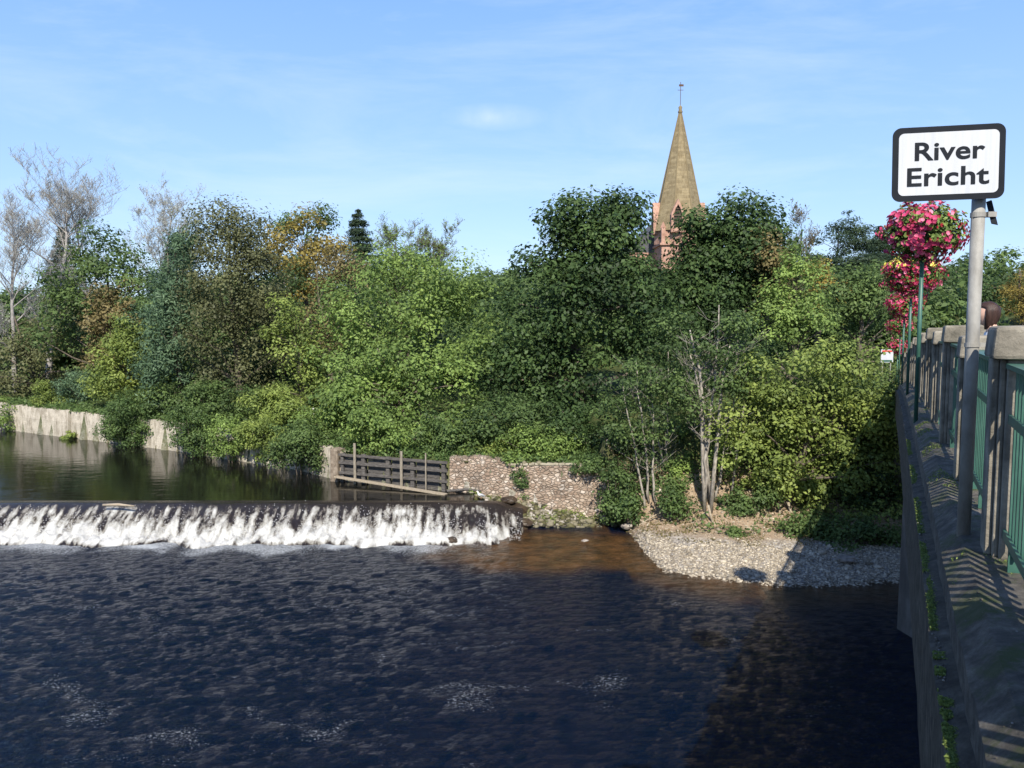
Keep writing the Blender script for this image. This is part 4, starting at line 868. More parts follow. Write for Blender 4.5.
planter(12.4, .35, .46, 'largest pink flower planter on a green post, nearest behind the river sign', redness=.15, nleaf=3000)
planter(18.9, .37, .50, 'second flower planter, red and pink with a patch of yellow blooms on top', yellow=500, redness=.6, nleaf=2200, zoff=1.22)
planter(28.0, .36, .50, 'third flower planter along the bridge, dark red and pink', redness=.7, nleaf=1400, scale=1.2, zoff=1.18)
planter(38.5, .36, .50, 'fourth flower planter along the bridge, bright pink ball', redness=.2, nleaf=1100, scale=1.3, zoff=1.28)
planter(49.0, .36, .48, 'farthest and lowest pink flower planter at the bridge end', redness=.3, nleaf=900, scale=1.5, zoff=1.25)
# small roadside sign at the bridge end
sp0 = at(887, 356, 44); gz = T(sp0.x, 44)
sn = thing('roadside_notice', 'small white notice with red strip on twin posts at the bridge end', 'sign', (sp0.x, 44, gz))
for dx in (-.22, .22): MB().tube([(sp0.x+dx, 44.03, gz-.2), (sp0.x+dx, 44.03, sp0.z+.3)], .03, 8).build('post', GALV, sn)
bd_ = MB().box((sp0.x, 44, sp0.z), (.68, .03, .72)).build('board', SWH, sn, bevel=.008)
MB().box((sp0.x, 43.982, sp0.z+.27), (.56, .005, .09)).build('red_strip', rough_mat('red_paint', [(.5, .04, .03), (.6, .06, .05)], 4), bd_)
MB().box((sp0.x, 43.982, sp0.z-.27), (.56, .005, .11)).build('green_strip', GREEN, bd_)

# ------------------------------------------------------------------ woman behind the railings
def person():
    t, a = 8.8, .98; b0 = B(t, a, PAVE); HZ = 1.49
    th = thing('person', 'person with dark auburn hair in a white top leaning on the bridge railings', 'person', b0)
    SK = rough_mat('skin', [(.45, .28, .21), (.55, .35, .27)], 3, rough=.5, bump=.05); HR = rough_mat('auburn_hair', [(.022, .012, .009), (.060, .030, .022)], 14, rough=.45, stretch=(6, 6, .6)); TP = rough_mat('white_cotton', [(.68, .69, .72), (.80, .80, .82)], 7, bump=.4); JN = rough_mat('blue_denim', [(.03, .045, .08), (.05, .07, .12)], 12)
    f = -Rv; r_ = D                                            # she faces the river side
    def w(x, y, z): return b0 + r_*x + f*y + Vector((0, 0, z))
    def skin(name, verts, edges, mat, parent, sub=2):
        me = bpy.data.meshes.new(name); me.from_pydata([w(*v[:3]) for v in verts], edges, []); ob = link(name, me, mat, parent)
        m1 = ob.modifiers.new('s', 'SKIN'); m1.use_smooth_shade = True
        sk = me.skin_vertices[0].data if me.skin_vertices else None
        if sk is None:
            bm = bmesh.new(); bm.from_mesh(me); bm.verts.layers.skin.verify(); bm.to_mesh(me); bm.free(); sk = me.skin_vertices[0].data
        for i, v in enumerate(verts): rr = v[3]; sk[i].radius = rr if hasattr(rr, '__len__') else (rr, rr)
        sk[0].use_root = True
        m2 = ob.modifiers.new('u', 'SUBSURF'); m2.levels = sub; m2.render_levels = sub; return ob
    s = HZ/1.62
    body = [(0, 0, .88*s, (.15, .11)), (0, .03, 1.05*s, (.125, .09)), (0, .08, 1.25*s, (.15, .10)), (0, .10, 1.34*s, (.10, .07)), (0, .12, 1.40*s, .045), (0, .15, 1.47*s, .055),
            (-.09, 0, .80*s, .095), (-.10, .02, .46*s, .06), (-.10, -.01, .09*s, .04), (-.10, .10, .035, .035),
            (.09, 0, .80*s, .095), (.10, .02, .46*s, .06), (.10, -.01, .09*s, .04), (.10, .10, .035, .035),
            (-.17, .10, 1.31*s, .055), (-.22, .16, 1.10*s, .042), (-.17, .24, 1.00*s, .034), (-.06, .27, 1.01*s, .026),
            (.17, .10, 1.31*s, .055), (.22, .16, 1.10*s, .042), (.17, .24, 1.00*s, .034), (.06, .27, 1.03*s, .026)]
    ed = [(0, 1), (1, 2), (2, 3), (3, 4), (4, 5), (0, 6), (6, 7), (7, 8), (8, 9), (0, 10), (10, 11), (11, 12), (12, 13), (3, 14), (14, 15), (15, 16), (16, 17), (3, 18), (18, 19), (19, 20), (20, 21)]
    for sgn, root in ((-1, 17), (1, 21)):                        # five fingers on each hand
        for q, (dx, dy, dz, ln) in enumerate(((-.020, .05, .005, .065), (-.006, .055, .006, .075), (.008, .052, .004, .07), (.020, .045, 0, .055), (.032*-sgn, .012, .004, .045))):
            x0, y0, z0_ = body[root][:3]; i0 = len(body)
            body += [(x0+dx, y0+dy*.6, z0_+dz, .010), (x0+dx*1.2, y0+dy*.6+ln*.55, z0_+dz-.004, .009), (x0+dx*1.25, y0+dy*.6+ln*.85, z0_+dz-.024, .007)]; ed += [(root, i0), (i0, i0+1), (i0+1, i0+2)]
    bo = skin('body', body, ed, SK, th)
    def ell(name, c, r, mat, parent, cut=None, nz=0):
        me = bpy.data.meshes.new(name); bm = bmesh.new(); bmesh.ops.create_uvsphere(bm, u_segments=24, v_segments=18, radius=1)
        for v in bm.verts:
            q = v.co.copy(); k = 1+nz*mnoise.noise(Vector((q.x*5, q.y*5, q.z*1.2)))
            if cut: q = cut(q)
            v.co = w(c[0]+q.x*r[0]*k, c[1]+q.y*r[1]*k, c[2]+q.z*r[2]*k)
        for fc in bm.faces: fc.smooth = True
        bm.to_mesh(me); bm.free(); return link(name, me, mat, parent)
    hc = (0, .17, 1.53*s)
    def face(q):
        q = q.copy()
        if q.z < 0: q.x *= 1+.28*q.z; q.y *= 1+.12*q.z
        return q
    hd = ell('head', hc, (.073, .092, .108), SK, bo, face)
    for sg_ in (-1, 1):
        ell('eye', (hc[0]+.029*sg_, hc[1]+.082, hc[2]+.004), (.011, .008, .007), rough_mat('eye_dark', [(.03, .02, .02), (.06, .04, .03)], 3, rough=.2), hd)
        ell('ear', (hc[0]+.073*sg_, hc[1]+.0, hc[2]-.008), (.010, .017, .028), SK, hd)
    ell('nose', (hc[0], hc[1]+.096, hc[2]-.018), (.011, .016, .021), SK, hd); ell('mouth', (hc[0], hc[1]+.082, hc[2]-.052), (.022, .008, .006), rough_mat('lips', [(.40, .12, .11), (.5, .16, .14)], 3), hd)
    def hair(q):
        q = q.copy()
        if q.y > .25 and q.z < .35: q.y = .25 + (q.y-.25)*.1
        if q.z < -.1: q.z *= 1.5; 
        return q
    ell('hair', (hc[0], hc[1]-.012, hc[2]+.022), (.088, .102, .104), HR, bo, hair, .14)
    top = [(0, .0, .86*s, (.165, .125)), (0, .03, 1.05*s, (.14, .105)), (0, .08, 1.24*s, (.165, .115)), (0, .10, 1.335*s, (.115, .085)), (-.165, .10, 1.30*s, .068), (-.20, .13, 1.18*s, .06), (.165, .10, 1.30*s, .068), (.20, .13, 1.18*s, .06)]
    skin('top', top, [(0, 1), (1, 2), (2, 3), (3, 4), (4, 5), (3, 6), (6, 7)], TP, bo)
    tr = [(0, 0, .90*s, (.162, .12)), (-.09, 0, .78*s, .105), (-.10, .02, .46*s, .072), (-.10, -.01, .10*s, .055), (.09, 0, .78*s, .105), (.10, .02, .46*s, .072), (.10, -.01, .10*s, .055)]
    skin('trousers', tr, [(0, 1), (1, 2), (2, 3), (0, 4), (4, 5), (5, 6)], JN, bo)
    for sg_ in (-1, 1):
        ell('shoe', (.10*sg_, .06, .045), (.045, .125, .045), rough_mat('shoe', [(.05, .05, .05), (.09, .09, .09)], 5), bo)
person()

# ------------------------------------------------------------------ trees and plants of the far bank
#OFF_TREES
exec_trees = True
G1 = 'broadleaf trees on the far bank'
if exec_trees:
    # --- far left
    bare_tree('bare_tree', 'tall bare pale grey tree at the far left edge', 'tree', 66, 40, 204, 400, 140, leaves=6500, r0=.30, split=6, lsize=.045)
    bare_tree('bare_tree', 'shorter bare grey tree leaning at the left frame edge', 'tree', 62, 8, 240, 400, 110, leaves=4500, r0=.22, split=6, lsize=.05)
    bare_tree('bare_tree', 'slender bare grey tree just right of the tall pale one', 'tree', 70, 88, 200, 400, 100, leaves=4200, r0=.2, split=5, lsize=.045)
    bare_tree('thin_leaved_tree', 'thin pale tree with few leaves rising behind the green maple at left', 'tree', 85, 152, 212, 400, 95, leaves=5200, r0=.24, split=6, lsize=.08)
    conifer('spruce_tree', 'narrow dark spruce between the bare trees at left', 'tree', 78, 62, 225, 360, 80)
    conifer('spruce_tree', 'dark spruce peeping out behind the right side of the left maple', 'tree', 80, 176, 232, 380, 95)
    tree('dark_shrub_tree', 'low dark grey-green thicket under the bare trees at left', 'tree', 62, [(15, 372, 45, 45), (60, 345, 25, 50)], 'brown', cr=.9, size=.13, group=G1)
    tree('maple_tree', 'rounded dark green maple standing right of the bare trees', 'tree', 59, [(108, 285, 46, 44), (92, 330, 50, 45), (70, 312, 28, 30), (140, 300, 22, 34), (105, 255, 30, 22)], 'mid', cr=1.25, size=.15, flat=.6, group=G1)
    tree('chestnut_tree', 'rusty brown tree in front of the dark green maple at left', 'tree', 57, [(112, 335, 24, 36), (125, 305, 24, 26), (95, 352, 20, 25)], 'rust', cr=.8, size=.13, group=G1)
    tree('willow_tree', 'yellow green bushy tree between the rusty tree and the blue-green pine', 'tree', 53.5, [(128, 365, 24, 40), (135, 340, 18, 30), (118, 390, 18, 18)], 'yellow', cr=.7, size=.11, group=G1)
    tree('pine_tree', 'blue-green pine left of the tall olive brown tree', 'tree', 50.5, [(172, 375, 28, 32), (176, 330, 28, 40), (182, 285, 22, 36), (190, 245, 15, 24)], 'blue', cr=.8, size=.15, aspect=.30, dens=.55, group='conifers on the far bank', spread=1.5)
    tree('birch_tree', 'tall olive brown tree left of centre with rounded top', 'tree', 50, [(232, 350, 50, 55), (228, 290, 46, 50), (228, 245, 36, 38), (240, 225, 26, 20), (262, 285, 24, 50)], 'brown', cr=.8, size=.10, flat=.9, spread=1.6, group=G1, dens=.5)
    tree('maple_tree', 'orange and yellow autumn tree behind the olive brown tree', 'tree', 60, [(300, 255, 34, 36), (312, 285, 28, 30), (325, 245, 18, 24)], 'orange', cr=1.0, size=.15, group=G1)
    tree('oak_tree', 'dark rounded tree top above the orange autumn tree', 'tree', 76, [(308, 226, 26, 20), (284, 262, 16, 28)], 'mid', cr=1.0, size=.15, group=G1)
    conifer('spruce_tree', 'dark pointed spruce on the skyline right of the orange tree', 'tree', 82, 358, 208, 330, 84)
    tree('dark_thicket_tree', 'dark leafy tree filling the gap between olive and orange trees', 'tree', 56, [(285, 300, 26, 40), (278, 355, 26, 45)], 'dark', group=G1)
    bare_tree('ash_tree', 'sparse feathery tree top on the skyline left of centre', 'tree', 72, 402, 242, 300, 70, leaves=4200, r0=.2, split=6, pal='bright', lsize=.085, bark=BARK)
    bare_tree('ash_tree', 'second sparse feathery tree top nearer the centre of the skyline', 'tree', 74, 438, 248, 300, 56, leaves=3400, r0=.2, split=6, pal='bright', lsize=.085, bark=BARK)
    tree('rowan_tree', 'pinkish brown tree low behind the bright green ash', 'tree', 54, [(318, 325, 28, 42), (345, 275, 26, 30)], 'rust', cr=.7, size=.10, spread=1.8, group=G1, dens=.3)
    tree('willow_tree', 'pale yellow green tree between the olive tree and the bright green ash', 'tree', 47, [(298, 370, 34, 40), (290, 330, 20, 30), (320, 395, 28, 32)], 'yellow', cr=.75, size=.105, group=G1)
    tree('ash_tree', 'broad light green ash tree left of the centre, tallest of the pale ones', 'tree', 47, [(392, 300, 62, 46), (430, 330, 60, 55), (360, 340, 50, 50), (440, 285, 44, 34), (395, 268, 34, 22), (476, 315, 28, 36)], 'bright', cr=.95, size=.115, flat=.75, spread=1.5, group=G1)
    tree('sycamore_tree', 'bright green sycamore hanging low over the sluice', 'tree', 42.5, [(378, 405, 42, 36), (425, 395, 40, 40), (455, 420, 36, 26), (400, 365, 36, 30), (350, 385, 30, 36), (470, 380, 26, 40)], 'bright', cr=.85, size=.12, flat=.75, group=G1, nl=120)
    tree('sycamore_tree', 'large dark green sycamore with twin tops left of the spire', 'tree', 43, [(570, 220, 28, 26), (598, 216, 28, 24), (624, 218, 22, 30), (600, 240, 44, 26), (560, 250, 28, 26), (588, 265, 48, 38), (618, 258, 30, 34), (620, 282, 38, 40), (545, 300, 42, 44), (598, 320, 58, 50), (645, 320, 34, 48), (535, 355, 48, 44), (595, 375, 56, 46), (520, 395, 34, 40), (575, 412, 40, 30), (515, 330, 28, 36)], 'dark', cr=1.05, size=.135, flat=.72, dens=.46, r0=.4, group=G1, nl=125, topfrac=.75)
    tree('sycamore_tree', 'dark green sycamore right of the spire', 'tree', 45, [(702, 232, 24, 24), (724, 222, 26, 22), (750, 226, 24, 22), (730, 250, 44, 26), (696, 262, 28, 24), (728, 272, 46, 34), (752, 268, 34, 40), (700, 310, 40, 46), (742, 330, 40, 48), (700, 365, 40, 40), (690, 305, 22, 36), (765, 240, 20, 24)], 'dark', cr=1.0, size=.135, flat=.75, dens=.46, r0=.35, group=G1, nl=125)
    bare_tree('dying_tree', 'thin twiggy half bare tree behind the right hand sycamore', 'tree', 56, 793, 225, 330, 55, leaves=1800, r0=.16, split=5, pal='rust', lsize=.08, bark=BARK)
    tree('rowan_tree', 'rusty leaved tree at the right shoulder of the dark sycamore', 'tree', 44, [(765, 262, 20, 26), (772, 300, 16, 30)], 'rust', cr=.6, size=.10, spread=1.6, dens=.35, group=G1)
    tree('larch_tree', 'light green feathery tree right of the dark sycamore', 'tree', 41, [(800, 290, 22, 30), (805, 325, 30, 30), (792, 262, 12, 16), (775, 320, 20, 30)], 'bright', cr=.6, size=.10, flat=.8, spread=1.5, group=G1)
    tree('scots_pine', 'dark pine with irregular crown on the right skyline', 'tree', 68, [(838, 245, 26, 22), (845, 225, 16, 12), (850, 270, 30, 26), (825, 262, 20, 20)], 'conifer', cr=.95, size=.17, aspect=.32, flat=.45, group='conifers on the far bank')
    conifer('spruce_tree', 'tall dark spruce just left of the flower planters', 'tree', 72, 880, 226, 340, 100, dens=1.1)
    tree('beech_tree', 'smooth mid green tree mass below the pine on the right', 'tree', 48, [(858, 305, 32, 34), (838, 300, 24, 26), (880, 340, 24, 32), (872, 290, 22, 22)], 'mid', cr=.8, size=.12, group=G1)
    tree('rowan_tree', 'rusty brown tree between the light green and mid green trees at right', 'tree', 52, [(822, 300, 18, 26), (815, 278, 12, 16)], 'orange', cr=.6, size=.10, dens=.4, spread=1.5, group=G1)
    tree('sycamore_tree', 'dark tree seen beyond the bridge behind the sign pole', 'tree', 78, [(955, 290, 30, 26), (935, 300, 22, 30), (985, 298, 24, 22), (960, 315, 50, 18), (1005, 300, 16, 22)], 'dark', cr=1.4, size=.2, group=G1)
    tree('willow_tree', 'tan weeping willow at the right edge beyond the bridge', 'tree', 70, [(1018, 298, 14, 28), (1032, 290, 18, 30)], 'orange', cr=.7, size=.12, aspect=.3, spread=1.5, group=G1)
    # --- by the bridge and over the shingle
    tree('sycamore_tree', 'yellow green sycamore overhanging the shingle beside the bridge', 'tree', 33.8, [(835, 372, 38, 34), (800, 375, 36, 36), (862, 400, 32, 36), (770, 420, 38, 40), (815, 425, 44, 40), (775, 465, 38, 34), (850, 455, 38, 38), (828, 490, 36, 26), (880, 440, 22, 40), (755, 375, 24, 30), (872, 500, 30, 36), (735, 445, 26, 40)], 'yellow', bx=790, cr=.7, size=.095, flat=.65, spread=1.4, group=G1, r0=.22, nl=110)
    tree('hazel_tree', 'darker leafy tree behind the yellow green sycamore near the bridge', 'tree', 36.2, [(780, 400, 50, 50), (740, 400, 36, 44), (860, 420, 50, 60), (760, 460, 50, 50), (860, 490, 50, 50)], 'mid', cr=.85, size=.11, group=G1)
    def stems(name, label, cat, Y, paths, bl, pal, r=.055, bark=PALE, size=.085, cr=.55, dens=.22, group='slim trees over the shingle', twigs=6, nl=46):
        b0 = at(paths[0][0][0], paths[0][0][1], Y); th = thing(name, label, cat, (b0.x, Y, T(b0.x, Y)), group)
        mb = MB(); random.seed(len(label))
        for pth in paths:
            pts = [at(x, y, Y + random.uniform(-.15, .15)) for x, y in pth]; pts[0].z = T(pts[0].x, pts[0].y)-.15
            fine = []
            for i in range(len(pts)-1):
                for k in range(3): fine.append(pts[i].lerp(pts[i+1], k/3) + Vector((random.gauss(0, .03), random.gauss(0, .03), 0)))
            fine.append(pts[-1]); nn_ = len(fine); rr = [r*(1.15-.95*i/nn_) for i in range(nn_)]
            mb.tube(fine, rr, 8)
            for k in range(twigs):
                i = random.randint(nn_//3, nn_-2); s0 = fine[i]; d = Vector((random.choice((-1, 1))*random.uniform(.5, 1), random.uniform(-.6, .6), random.uniform(.3, .9)))*random.uniform(.5, 1.5)
                e = s0+d; mid = s0.lerp(e, .5)+Vector((0, 0, -.08)); mb.tube([s0, mid, e], [rr[i]*.34, rr[i]*.2, .006], 5, cap=False)
                for q in range(2):
                    e2 = mid.lerp(e, random.random())+Vector((random.uniform(-.5, .5), random.uniform(-.3, .3), random.uniform(.1, .5))); mb.tube([mid, e2], [rr[i]*.18, .005], 4, cap=False)
        mb.build('trunk', bark, th, smooth=True)
        if bl:
            P, Nn, v, C = clumps(px_blobs(bl, Y), cr, dens, nl, .55, cullback=.3, spread=1.6)
            leaf_cards(P, Nn, size, .62, v, LM[pal], 'crown', th)
        return th
    stems('alder_tree', 'leaning slim pale alder stems at the left end of the shingle', 'tree', 34.2, [[(645, 522), (640, 480), (631, 430), (622, 380)], [(648, 524), (648, 470), (640, 410), (636, 360)], [(655, 520), (652, 470), (654, 420), (650, 370)]],
          [(628, 385, 30, 28), (655, 372, 30, 30), (612, 418, 18, 26), (640, 440, 24, 22), (668, 405, 24, 30)], 'mid', twigs=7)
    stems('alder_tree', 'pair of thin pale alder stems in the middle of the slope', 'tree', 36.0, [[(668, 500), (667, 450), (668, 400), (668, 345)], [(664, 505), (660, 450), (648, 405)]],
          [(672, 360, 26, 26), (690, 395, 22, 26), (672, 330, 18, 16), (655, 470, 20, 22)], 'mid', r=.045)
    stems('birch_tree', 'tall whitish half dead birch with forked bare branches', 'tree', 33.5, [[(705, 508), (705, 460), (712, 410), (716, 360), (719, 305)], [(706, 450), (700, 400), (690, 355)], [(712, 420), (722, 380), (730, 345)], [(714, 390), (700, 370), (690, 330)]],
          [(700, 345, 22, 18), (690, 400, 16, 20), (725, 380, 16, 20), (735, 325, 14, 12)], 'mid', r=.085, twigs=22, dens=.12)
    stems('birch_tree', 'second pale birch trunk close right of the tall one', 'tree', 33.9, [[(716, 505), (722, 470), (732, 420), (737, 370), (738, 325)], [(732, 430), (745, 400), (755, 380)]],
          [(742, 345, 22, 20), (745, 375, 12, 14)], 'mid', r=.05, twigs=14, dens=.12)
    stems('sapling', 'short leaning pale sapling at the foot of the tall birch', 'tree', 34.4, [[(712, 520), (718, 495), (722, 470), (724, 445)]], [(722, 455, 14, 16)], 'bright', r=.05, twigs=4)
    stems('hazel_tree', 'cluster of brown stems on the eroded bank under the yellow green sycamore', 'tree', 33.9, [[(768, 530), (770, 505), (772, 480)], [(776, 530), (778, 505), (780, 482)], [(784, 528), (785, 508), (783, 488)], [(793, 526), (791, 508), (790, 490)]], None, 'mid', r=.07, bark=rough_mat('brown_bark', [(.10, .07, .045), (.2, .15, .1), (.3, .24, .17)], 6), twigs=2)
    # --- backdrop woodland: many far crowns that read as one mass
    Pn = []
    blb = []
    for k in range(190):
        x = random.uniform(-95, 62); y = random.uniform(84, 112)
        if abs(x - CX*y/CHY) < 6 and y > 90: continue
        top = T(x, y)+random.uniform(3.2, 6.2); blb.append(((x, y, top-3), (4.5, 4.5, 3.8)))
    for k in range(90):
        x = random.uniform(-60, 32); s0 = float(S(x)); y = max(s0+13, random.uniform(54, 72)) 
        blb.append(((x, y, T(x, y)+2.4), (3.6, 3.0, 3.2)))
    P, Nn, v, C = clumps(blb, 1.4, .16, 90, .6); wd = leaf_cards(P, Nn, .26, .6, v, LM['mid'], 'woodland', None)
    tag(wd, 'far woodland showing between the bank trees', 'woodland', kind='stuff')
    # --- shrubs
    def shrub(name, label, cat, Y, bl, pal, cr=.42, size=.075, dens=.5, nl=60, flat=.7, group='shrubs along the river walls', cull=.6):
        blobs = px_blobs(bl, Y); X = np.mean([c[0] for c, r in blobs]); z0 = min(T(X, Y), min(c[2]-r[2]*.3 for c, r in blobs)); th = thing(name, label, cat, (X, Y, z0), group)
        P, Nn, v, C = clumps(blobs, cr, dens, nl, flat, cullback=cull); leaf_cards(P, Nn, size, .62, v, LM[pal], 'foliage', th)
        mb = MB(); 
        for i in rng.choice(len(C), min(14, len(C)), replace=False): q = Vector(C[i]); mb.tube([(X+random.uniform(-.1, .1), Y, z0-.1), Vector((X, Y, z0)).lerp(q, .5)+Vector((0, 0, .15)), q], [.03, .02, .006], 5, cap=False)
        mb.build('stems', BARK, th); return th
    shrub('ivy_curtain', 'left curtain of ivy spilling over the pale river wall', 'ivy', 49.7, [(134, 410, 25, 20), (133, 432, 25, 17), (150, 432, 13, 18), (117, 424, 12, 22)], 'ivy', cr=.4, size=.07, dens=.7)
    shrub('ivy_curtain', 'right curtain of ivy hanging from wall to water', 'ivy', 46.0, [(194, 420, 24, 18), (193, 442, 22, 17), (205, 438, 16, 18)], 'ivy', cr=.4, size=.07, dens=.7)
    shrub('wall_shrub', 'yellowish bramble clump right of the ivy curtains', 'shrub', 44.0, [(232, 432, 20, 18), (228, 450, 16, 12), (250, 440, 14, 18)], 'bright', cr=.38)
    shrub('wall_shrub', 'pale yellow green bramble drooping to the pool below the willow', 'shrub', 42.8, [(262, 425, 24, 16), (266, 445, 18, 18), (285, 435, 20, 22)], 'yellow', cr=.38)
    shrub('wall_shrub', 'round dark green bush overhanging the pool left of the sluice', 'shrub', 40.4, [(305, 448, 32, 22), (300, 438, 24, 18), (322, 458, 18, 16), (280, 456, 14, 12)], 'mid', cr=.42, dens=.6)
    shrub('wall_shrub', 'small green tuft growing at the wall joint by the water', 'shrub', 52.6, [(70, 436, 8, 5)], 'yellow', cr=.2, size=.06, group='tufts at the water line')
    shrub('wall_shrub', 'leafy shrub at the left end of the pale river wall', 'shrub', 56.5, [(2, 412, 12, 14), (6, 425, 10, 8)], 'bright')
    shrub('garden_shrub', 'grey green rounded shrub above the left river wall', 'shrub', 56.5, [(82, 388, 26, 18), (70, 396, 16, 12), (98, 392, 18, 14)], 'blue', cr=.45)
    shrub('garden_shrub', 'yellow leaved plant on the wall top near the joint', 'shrub', 56, [(44, 397, 12, 10), (42, 386, 6, 9), (58, 400, 12, 6)], 'yellow', cr=.35)
    shrub('bramble_bush', 'bright green bush on top of the rubble stone wall', 'shrub', 36.9, [(535, 448, 34, 22), (520, 462, 18, 14), (548, 462, 18, 12), (560, 445, 20, 16)], 'bright', cr=.42, dens=.65)
    shrub('bramble_bush', 'yellowish low growth on the wall top left of the bright bush', 'shrub', 37.4, [(488, 453, 24, 9), (508, 448, 18, 12)], 'yellow', cr=.32)
    shrub('hanging_ivy', 'thin strand of greenery hanging down the middle of the rubble wall', 'ivy', 36.0, [(520, 478, 6, 14), (524, 490, 4, 12)], 'ivy', cr=.2, size=.05, dens=.5)
    shrub('wall_foot_shrub', 'small leafy tuft at the foot of the wall beside the sluice', 'shrub', 36.4, [(478, 487, 8, 7), (488, 492, 9, 5)], 'bright', cr=.22, size=.055)
    shrub('wall_end_shrub', 'dark green bush at the broken right end of the rubble wall', 'shrub', 34.4, [(614, 500, 14, 18), (618, 478, 16, 16), (610, 515, 10, 8)], 'mid', cr=.35, dens=.65)
    shrub('wall_end_shrub', 'trailing green plant over the right corner of the rubble wall', 'shrub', 35.6, [(590, 466, 22, 9), (606, 474, 14, 10)], 'ivy', cr=.28, size=.06)
    shrub('shore_bush', 'small round green bush on the shingle below the birches', 'shrub', 31.6, [(740, 541, 10, 8), (735, 534, 8, 6)], 'mid', cr=.26, size=.055, dens=.8, group='bushes on the shingle edge')
    shrub('shore_bush', 'dark green bush in the bridge shade at the shingle edge', 'shrub', 31.8, [(800, 542, 22, 13), (818, 536, 20, 15)], 'mid', cr=.35, group='bushes on the shingle edge')
    shrub('shore_bush', 'leafy bush half way up the eroded bank', 'shrub', 33.6, [(735, 505, 16, 16), (728, 522, 12, 10), (750, 515, 10, 10)], 'mid', cr=.32, group='bushes on the shingle edge')
    shrub('shade_bush', 'dark bush filling the bank beside the bridge pier', 'shrub', 34.5, [(850, 520, 32, 22), (880, 505, 26, 30), (870, 535, 26, 16)], 'mid', cr=.5, size=.09, group='bushes on the shingle edge')
    shrub('slope_bush', 'green bush on the slope behind the slim alders', 'shrub', 38.8, [(630, 455, 26, 20), (660, 462, 24, 18), (690, 470, 20, 18)], 'mid', cr=.45, size=.09, group='bushes on the slope')
    shrub('slope_bush', 'light green leaves beside the tall birch half way up', 'shrub', 38.0, [(685, 440, 20, 22), (740, 480, 20, 22)], 'bright', cr=.45, size=.09, group='bushes on the slope')
    low = [('leafy elder bush under the olive brown tree above the ivy', 46.6, [(225, 405, 26, 22), (205, 400, 18, 18), (245, 408, 22, 20)], 'mid'),
           ('pale undergrowth bush below the yellow green willow', 44.2, [(285, 408, 28, 20), (262, 404, 18, 18)], 'yellow'),
           ('bright leafy bush behind the round dark bush', 42.4, [(315, 425, 24, 20), (335, 422, 18, 20)], 'bright'),
           ('green bush right behind the sluice rails', 38.8, [(385, 432, 30, 20), (420, 436, 26, 18), (368, 425, 20, 22)], 'bright'),
           ('green bush above the sluice and wall meeting', 37.9, [(452, 442, 22, 16), (475, 438, 20, 20), (438, 432, 20, 22)], 'mid'),
           ('dark laurel under the twin topped sycamore', 37.6, [(590, 442, 30, 20), (565, 425, 26, 24), (612, 432, 26, 28)], 'dark'),
           ('dark green bush below the twin topped sycamore', 38.2, [(500, 425, 28, 24), (525, 418, 26, 26)], 'mid'),
           ('yellow green bush under the rusty tree on the left', 53.2, [(110, 392, 24, 16), (130, 396, 18, 14)], 'yellow'),
           ('bush filling the gap behind the blue-green pine foot', 49.8, [(168, 400, 22, 18), (190, 402, 20, 16)], 'mid')]
    for q in low: shrub('understorey_bush', q[0], 'shrub', q[1], q[2], q[3], cr=.5, size=.09, dens=.6, group='bushes under the trees')
    slope = [('bush on the upper slope right of the slim alders', 37.0, [(645, 470, 24, 18), (665, 482, 20, 14)], 'mid'),
             ('light bush between the alders and the birches', 36.0, [(685, 472, 22, 20), (690, 492, 14, 10)], 'bright'),
             ('leafy bush behind the birch trunks', 36.4, [(730, 470, 24, 24), (750, 455, 24, 22)], 'mid'),
             ('yellow green bush hanging over the brown stems', 34.2, [(790, 482, 30, 16), (765, 478, 22, 16), (815, 486, 20, 14)], 'yellow'),
             ('dark bush right of the brown stems', 33.8, [(825, 505, 22, 20), (808, 515, 14, 12)], 'mid'),
             ('dark bush under the end of the bridge', 34.0, [(868, 480, 34, 30), (850, 460, 30, 24), (885, 515, 24, 22)], 'dark'),
             ('tall dark shrub against the bridge abutment', 36.0, [(870, 440, 30, 34), (880, 400, 24, 30), (858, 415, 26, 28)], 'mid')]
    slope += [('dark bush hanging over the right end of the shingle by the pier', 30.6, [(872, 536, 26, 20), (850, 540, 20, 12)], 'mid'),
              ('dark bush between the brown stems and the shaded rock', 31.6, [(822, 530, 24, 20), (800, 528, 16, 14)], 'mid'),
              ('low bush at the foot of the slope between alders and birches', 33.2, [(682, 508, 13, 9), (672, 500, 10, 10)], 'ivy'),
              ('straggly bush on the bare soil right of the birches', 33.4, [(756, 505, 14, 12), (764, 494, 12, 10)], 'mid'),
              ('small bush on the bare soil left of the slim alders', 33.6, [(628, 512, 9, 7), (632, 500, 8, 8)], 'ivy'),
              ('creeping plant at the top edge of the bare soil', 35.2, [(668, 487, 22, 8), (700, 484, 18, 8), (645, 490, 14, 8)], 'mid')]
    for q in slope: shrub('slope_bush', q[0], 'shrub', q[1], q[2], q[3], cr=.42, size=.08, dens=.55, group='bushes on the slope')
    # --- ground cover on the bank top and slope
    P = []
    for k in range(52000):
        x = rng.uniform(-46, 20); s0 = float(S(x)); d = rng.uniform(.3, 16) if k % 3 else rng.uniform(.0, 1.8)
        y = s0 + d
        if x > WX1:
            if d < 4.6: continue
            if d < 9 and fbm(x*.55, y*.55, 6) < .12 - .1*(d > 7.5): continue
        P.append((x, y, T(x, y) + abs(rng.normal())*.16))
    P = np.array(P); leaf_cards(P, unit(rng.normal(size=P.shape)*.5+np.array([0, -.3, .9])), .11, .5, .5+rng.normal(size=len(P))*.22, LM['ivy'], 'undergrowth', None)
    tag(bpy.data.objects['undergrowth'], 'low weeds and ivy covering the bank under the trees', 'undergrowth', kind='stuff')
    P = []
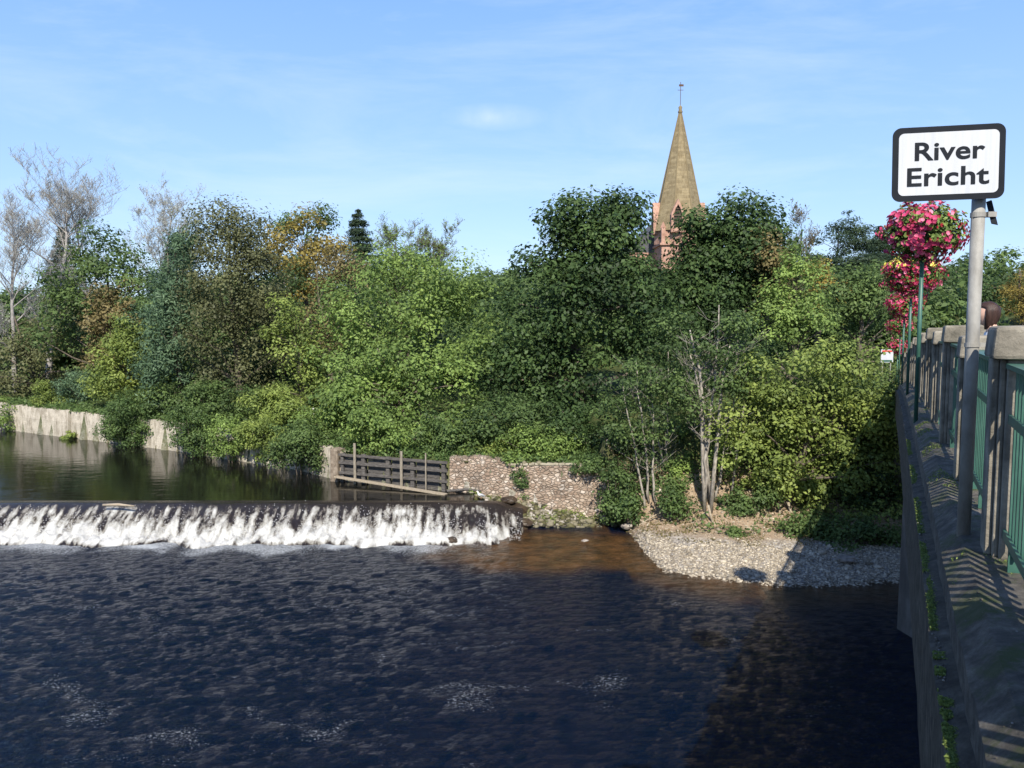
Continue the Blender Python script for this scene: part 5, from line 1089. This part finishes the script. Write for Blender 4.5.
    for k in range(9000):
        x = rng.uniform(WX1, 15); d = rng.uniform(3.4, 10); y = float(S(x))+d
        if fbm(x*.9, y*.9, 40) < -.05: continue
        P.append((x, y, T(x, y)+.01+abs(rng.normal())*.03))
    P = np.array(P); lt = leaf_cards(P, unit(rng.normal(size=P.shape)*.5+np.array([0, -.3, .8])), .055, .5, .3+rng.normal(size=len(P))*.25, LM['rust'], 'leaf_litter', None)
    tag(lt, 'fallen brown leaves and twigs on the bare soil bank', 'leaf litter', kind='stuff')
    # weeds among the mossy stones
    P = []
    for k in range(5200):
        x = rng.uniform(-2.0, WX1+.3); d = -rng.random()**1.5*1.9; y = float(S(min(x, WX1-.05)))+d; z = T(min(x, WX1-.05), y)
        if z < .05 or fbm(x*1.2, y*1.8, 3) < .02: continue
        P.append((x, y, z+abs(rng.normal())*.10))
    P = np.array(P); wd = leaf_cards(P, unit(rng.normal(size=P.shape)*.6+np.array([0, -.4, .6])), .06, .4, .5+rng.normal(size=len(P))*.25, LM['yellow'], 'weeds', None)
    tag(wd, 'yellow green weeds among the stones below the rubble wall', 'weeds', kind='stuff')
    # driftwood and roots
    def drift(label, pths, Y, r, name='driftwood'):
        mb = MB()
        for p in pths:
            q = [at(x, y, Y) for x, y in p]; q[0].z = max(q[0].z, T(q[0].x, q[0].y)-.05); mb.tube(q, [r*(1-.7*i/(len(q)-1)) for i in range(len(q))], 7)
        tag(mb.build(name, DRIFT, smooth=True), label, 'driftwood', 'driftwood on the shingle')
    drift('tangle of exposed roots and sticks under the slim alders', [[(640, 520), (652, 526), (668, 522)], [(645, 527), (660, 528), (672, 518)], [(638, 526), (650, 518), (662, 512)], [(650, 530), (664, 524), (676, 528)]], 33.3, .05)
    drift('fan of exposed tree roots below the brown stems', [[(772, 500), (768, 515), (760, 530)], [(780, 502), (780, 520), (777, 534)], [(788, 502), (792, 516), (798, 528)]], 33.4, .06)
    drift('curved pale root at the foot of the birches', [[(708, 505), (712, 520), (714, 535), (722, 541)], [(712, 522), (724, 530)]], 32.8, .055)
    drift('long bleached branch lying in the shade beside the bridge', [[(812, 548), (840, 535), (858, 518)], [(838, 536), (850, 538), (862, 532)]], 31.5, .04)
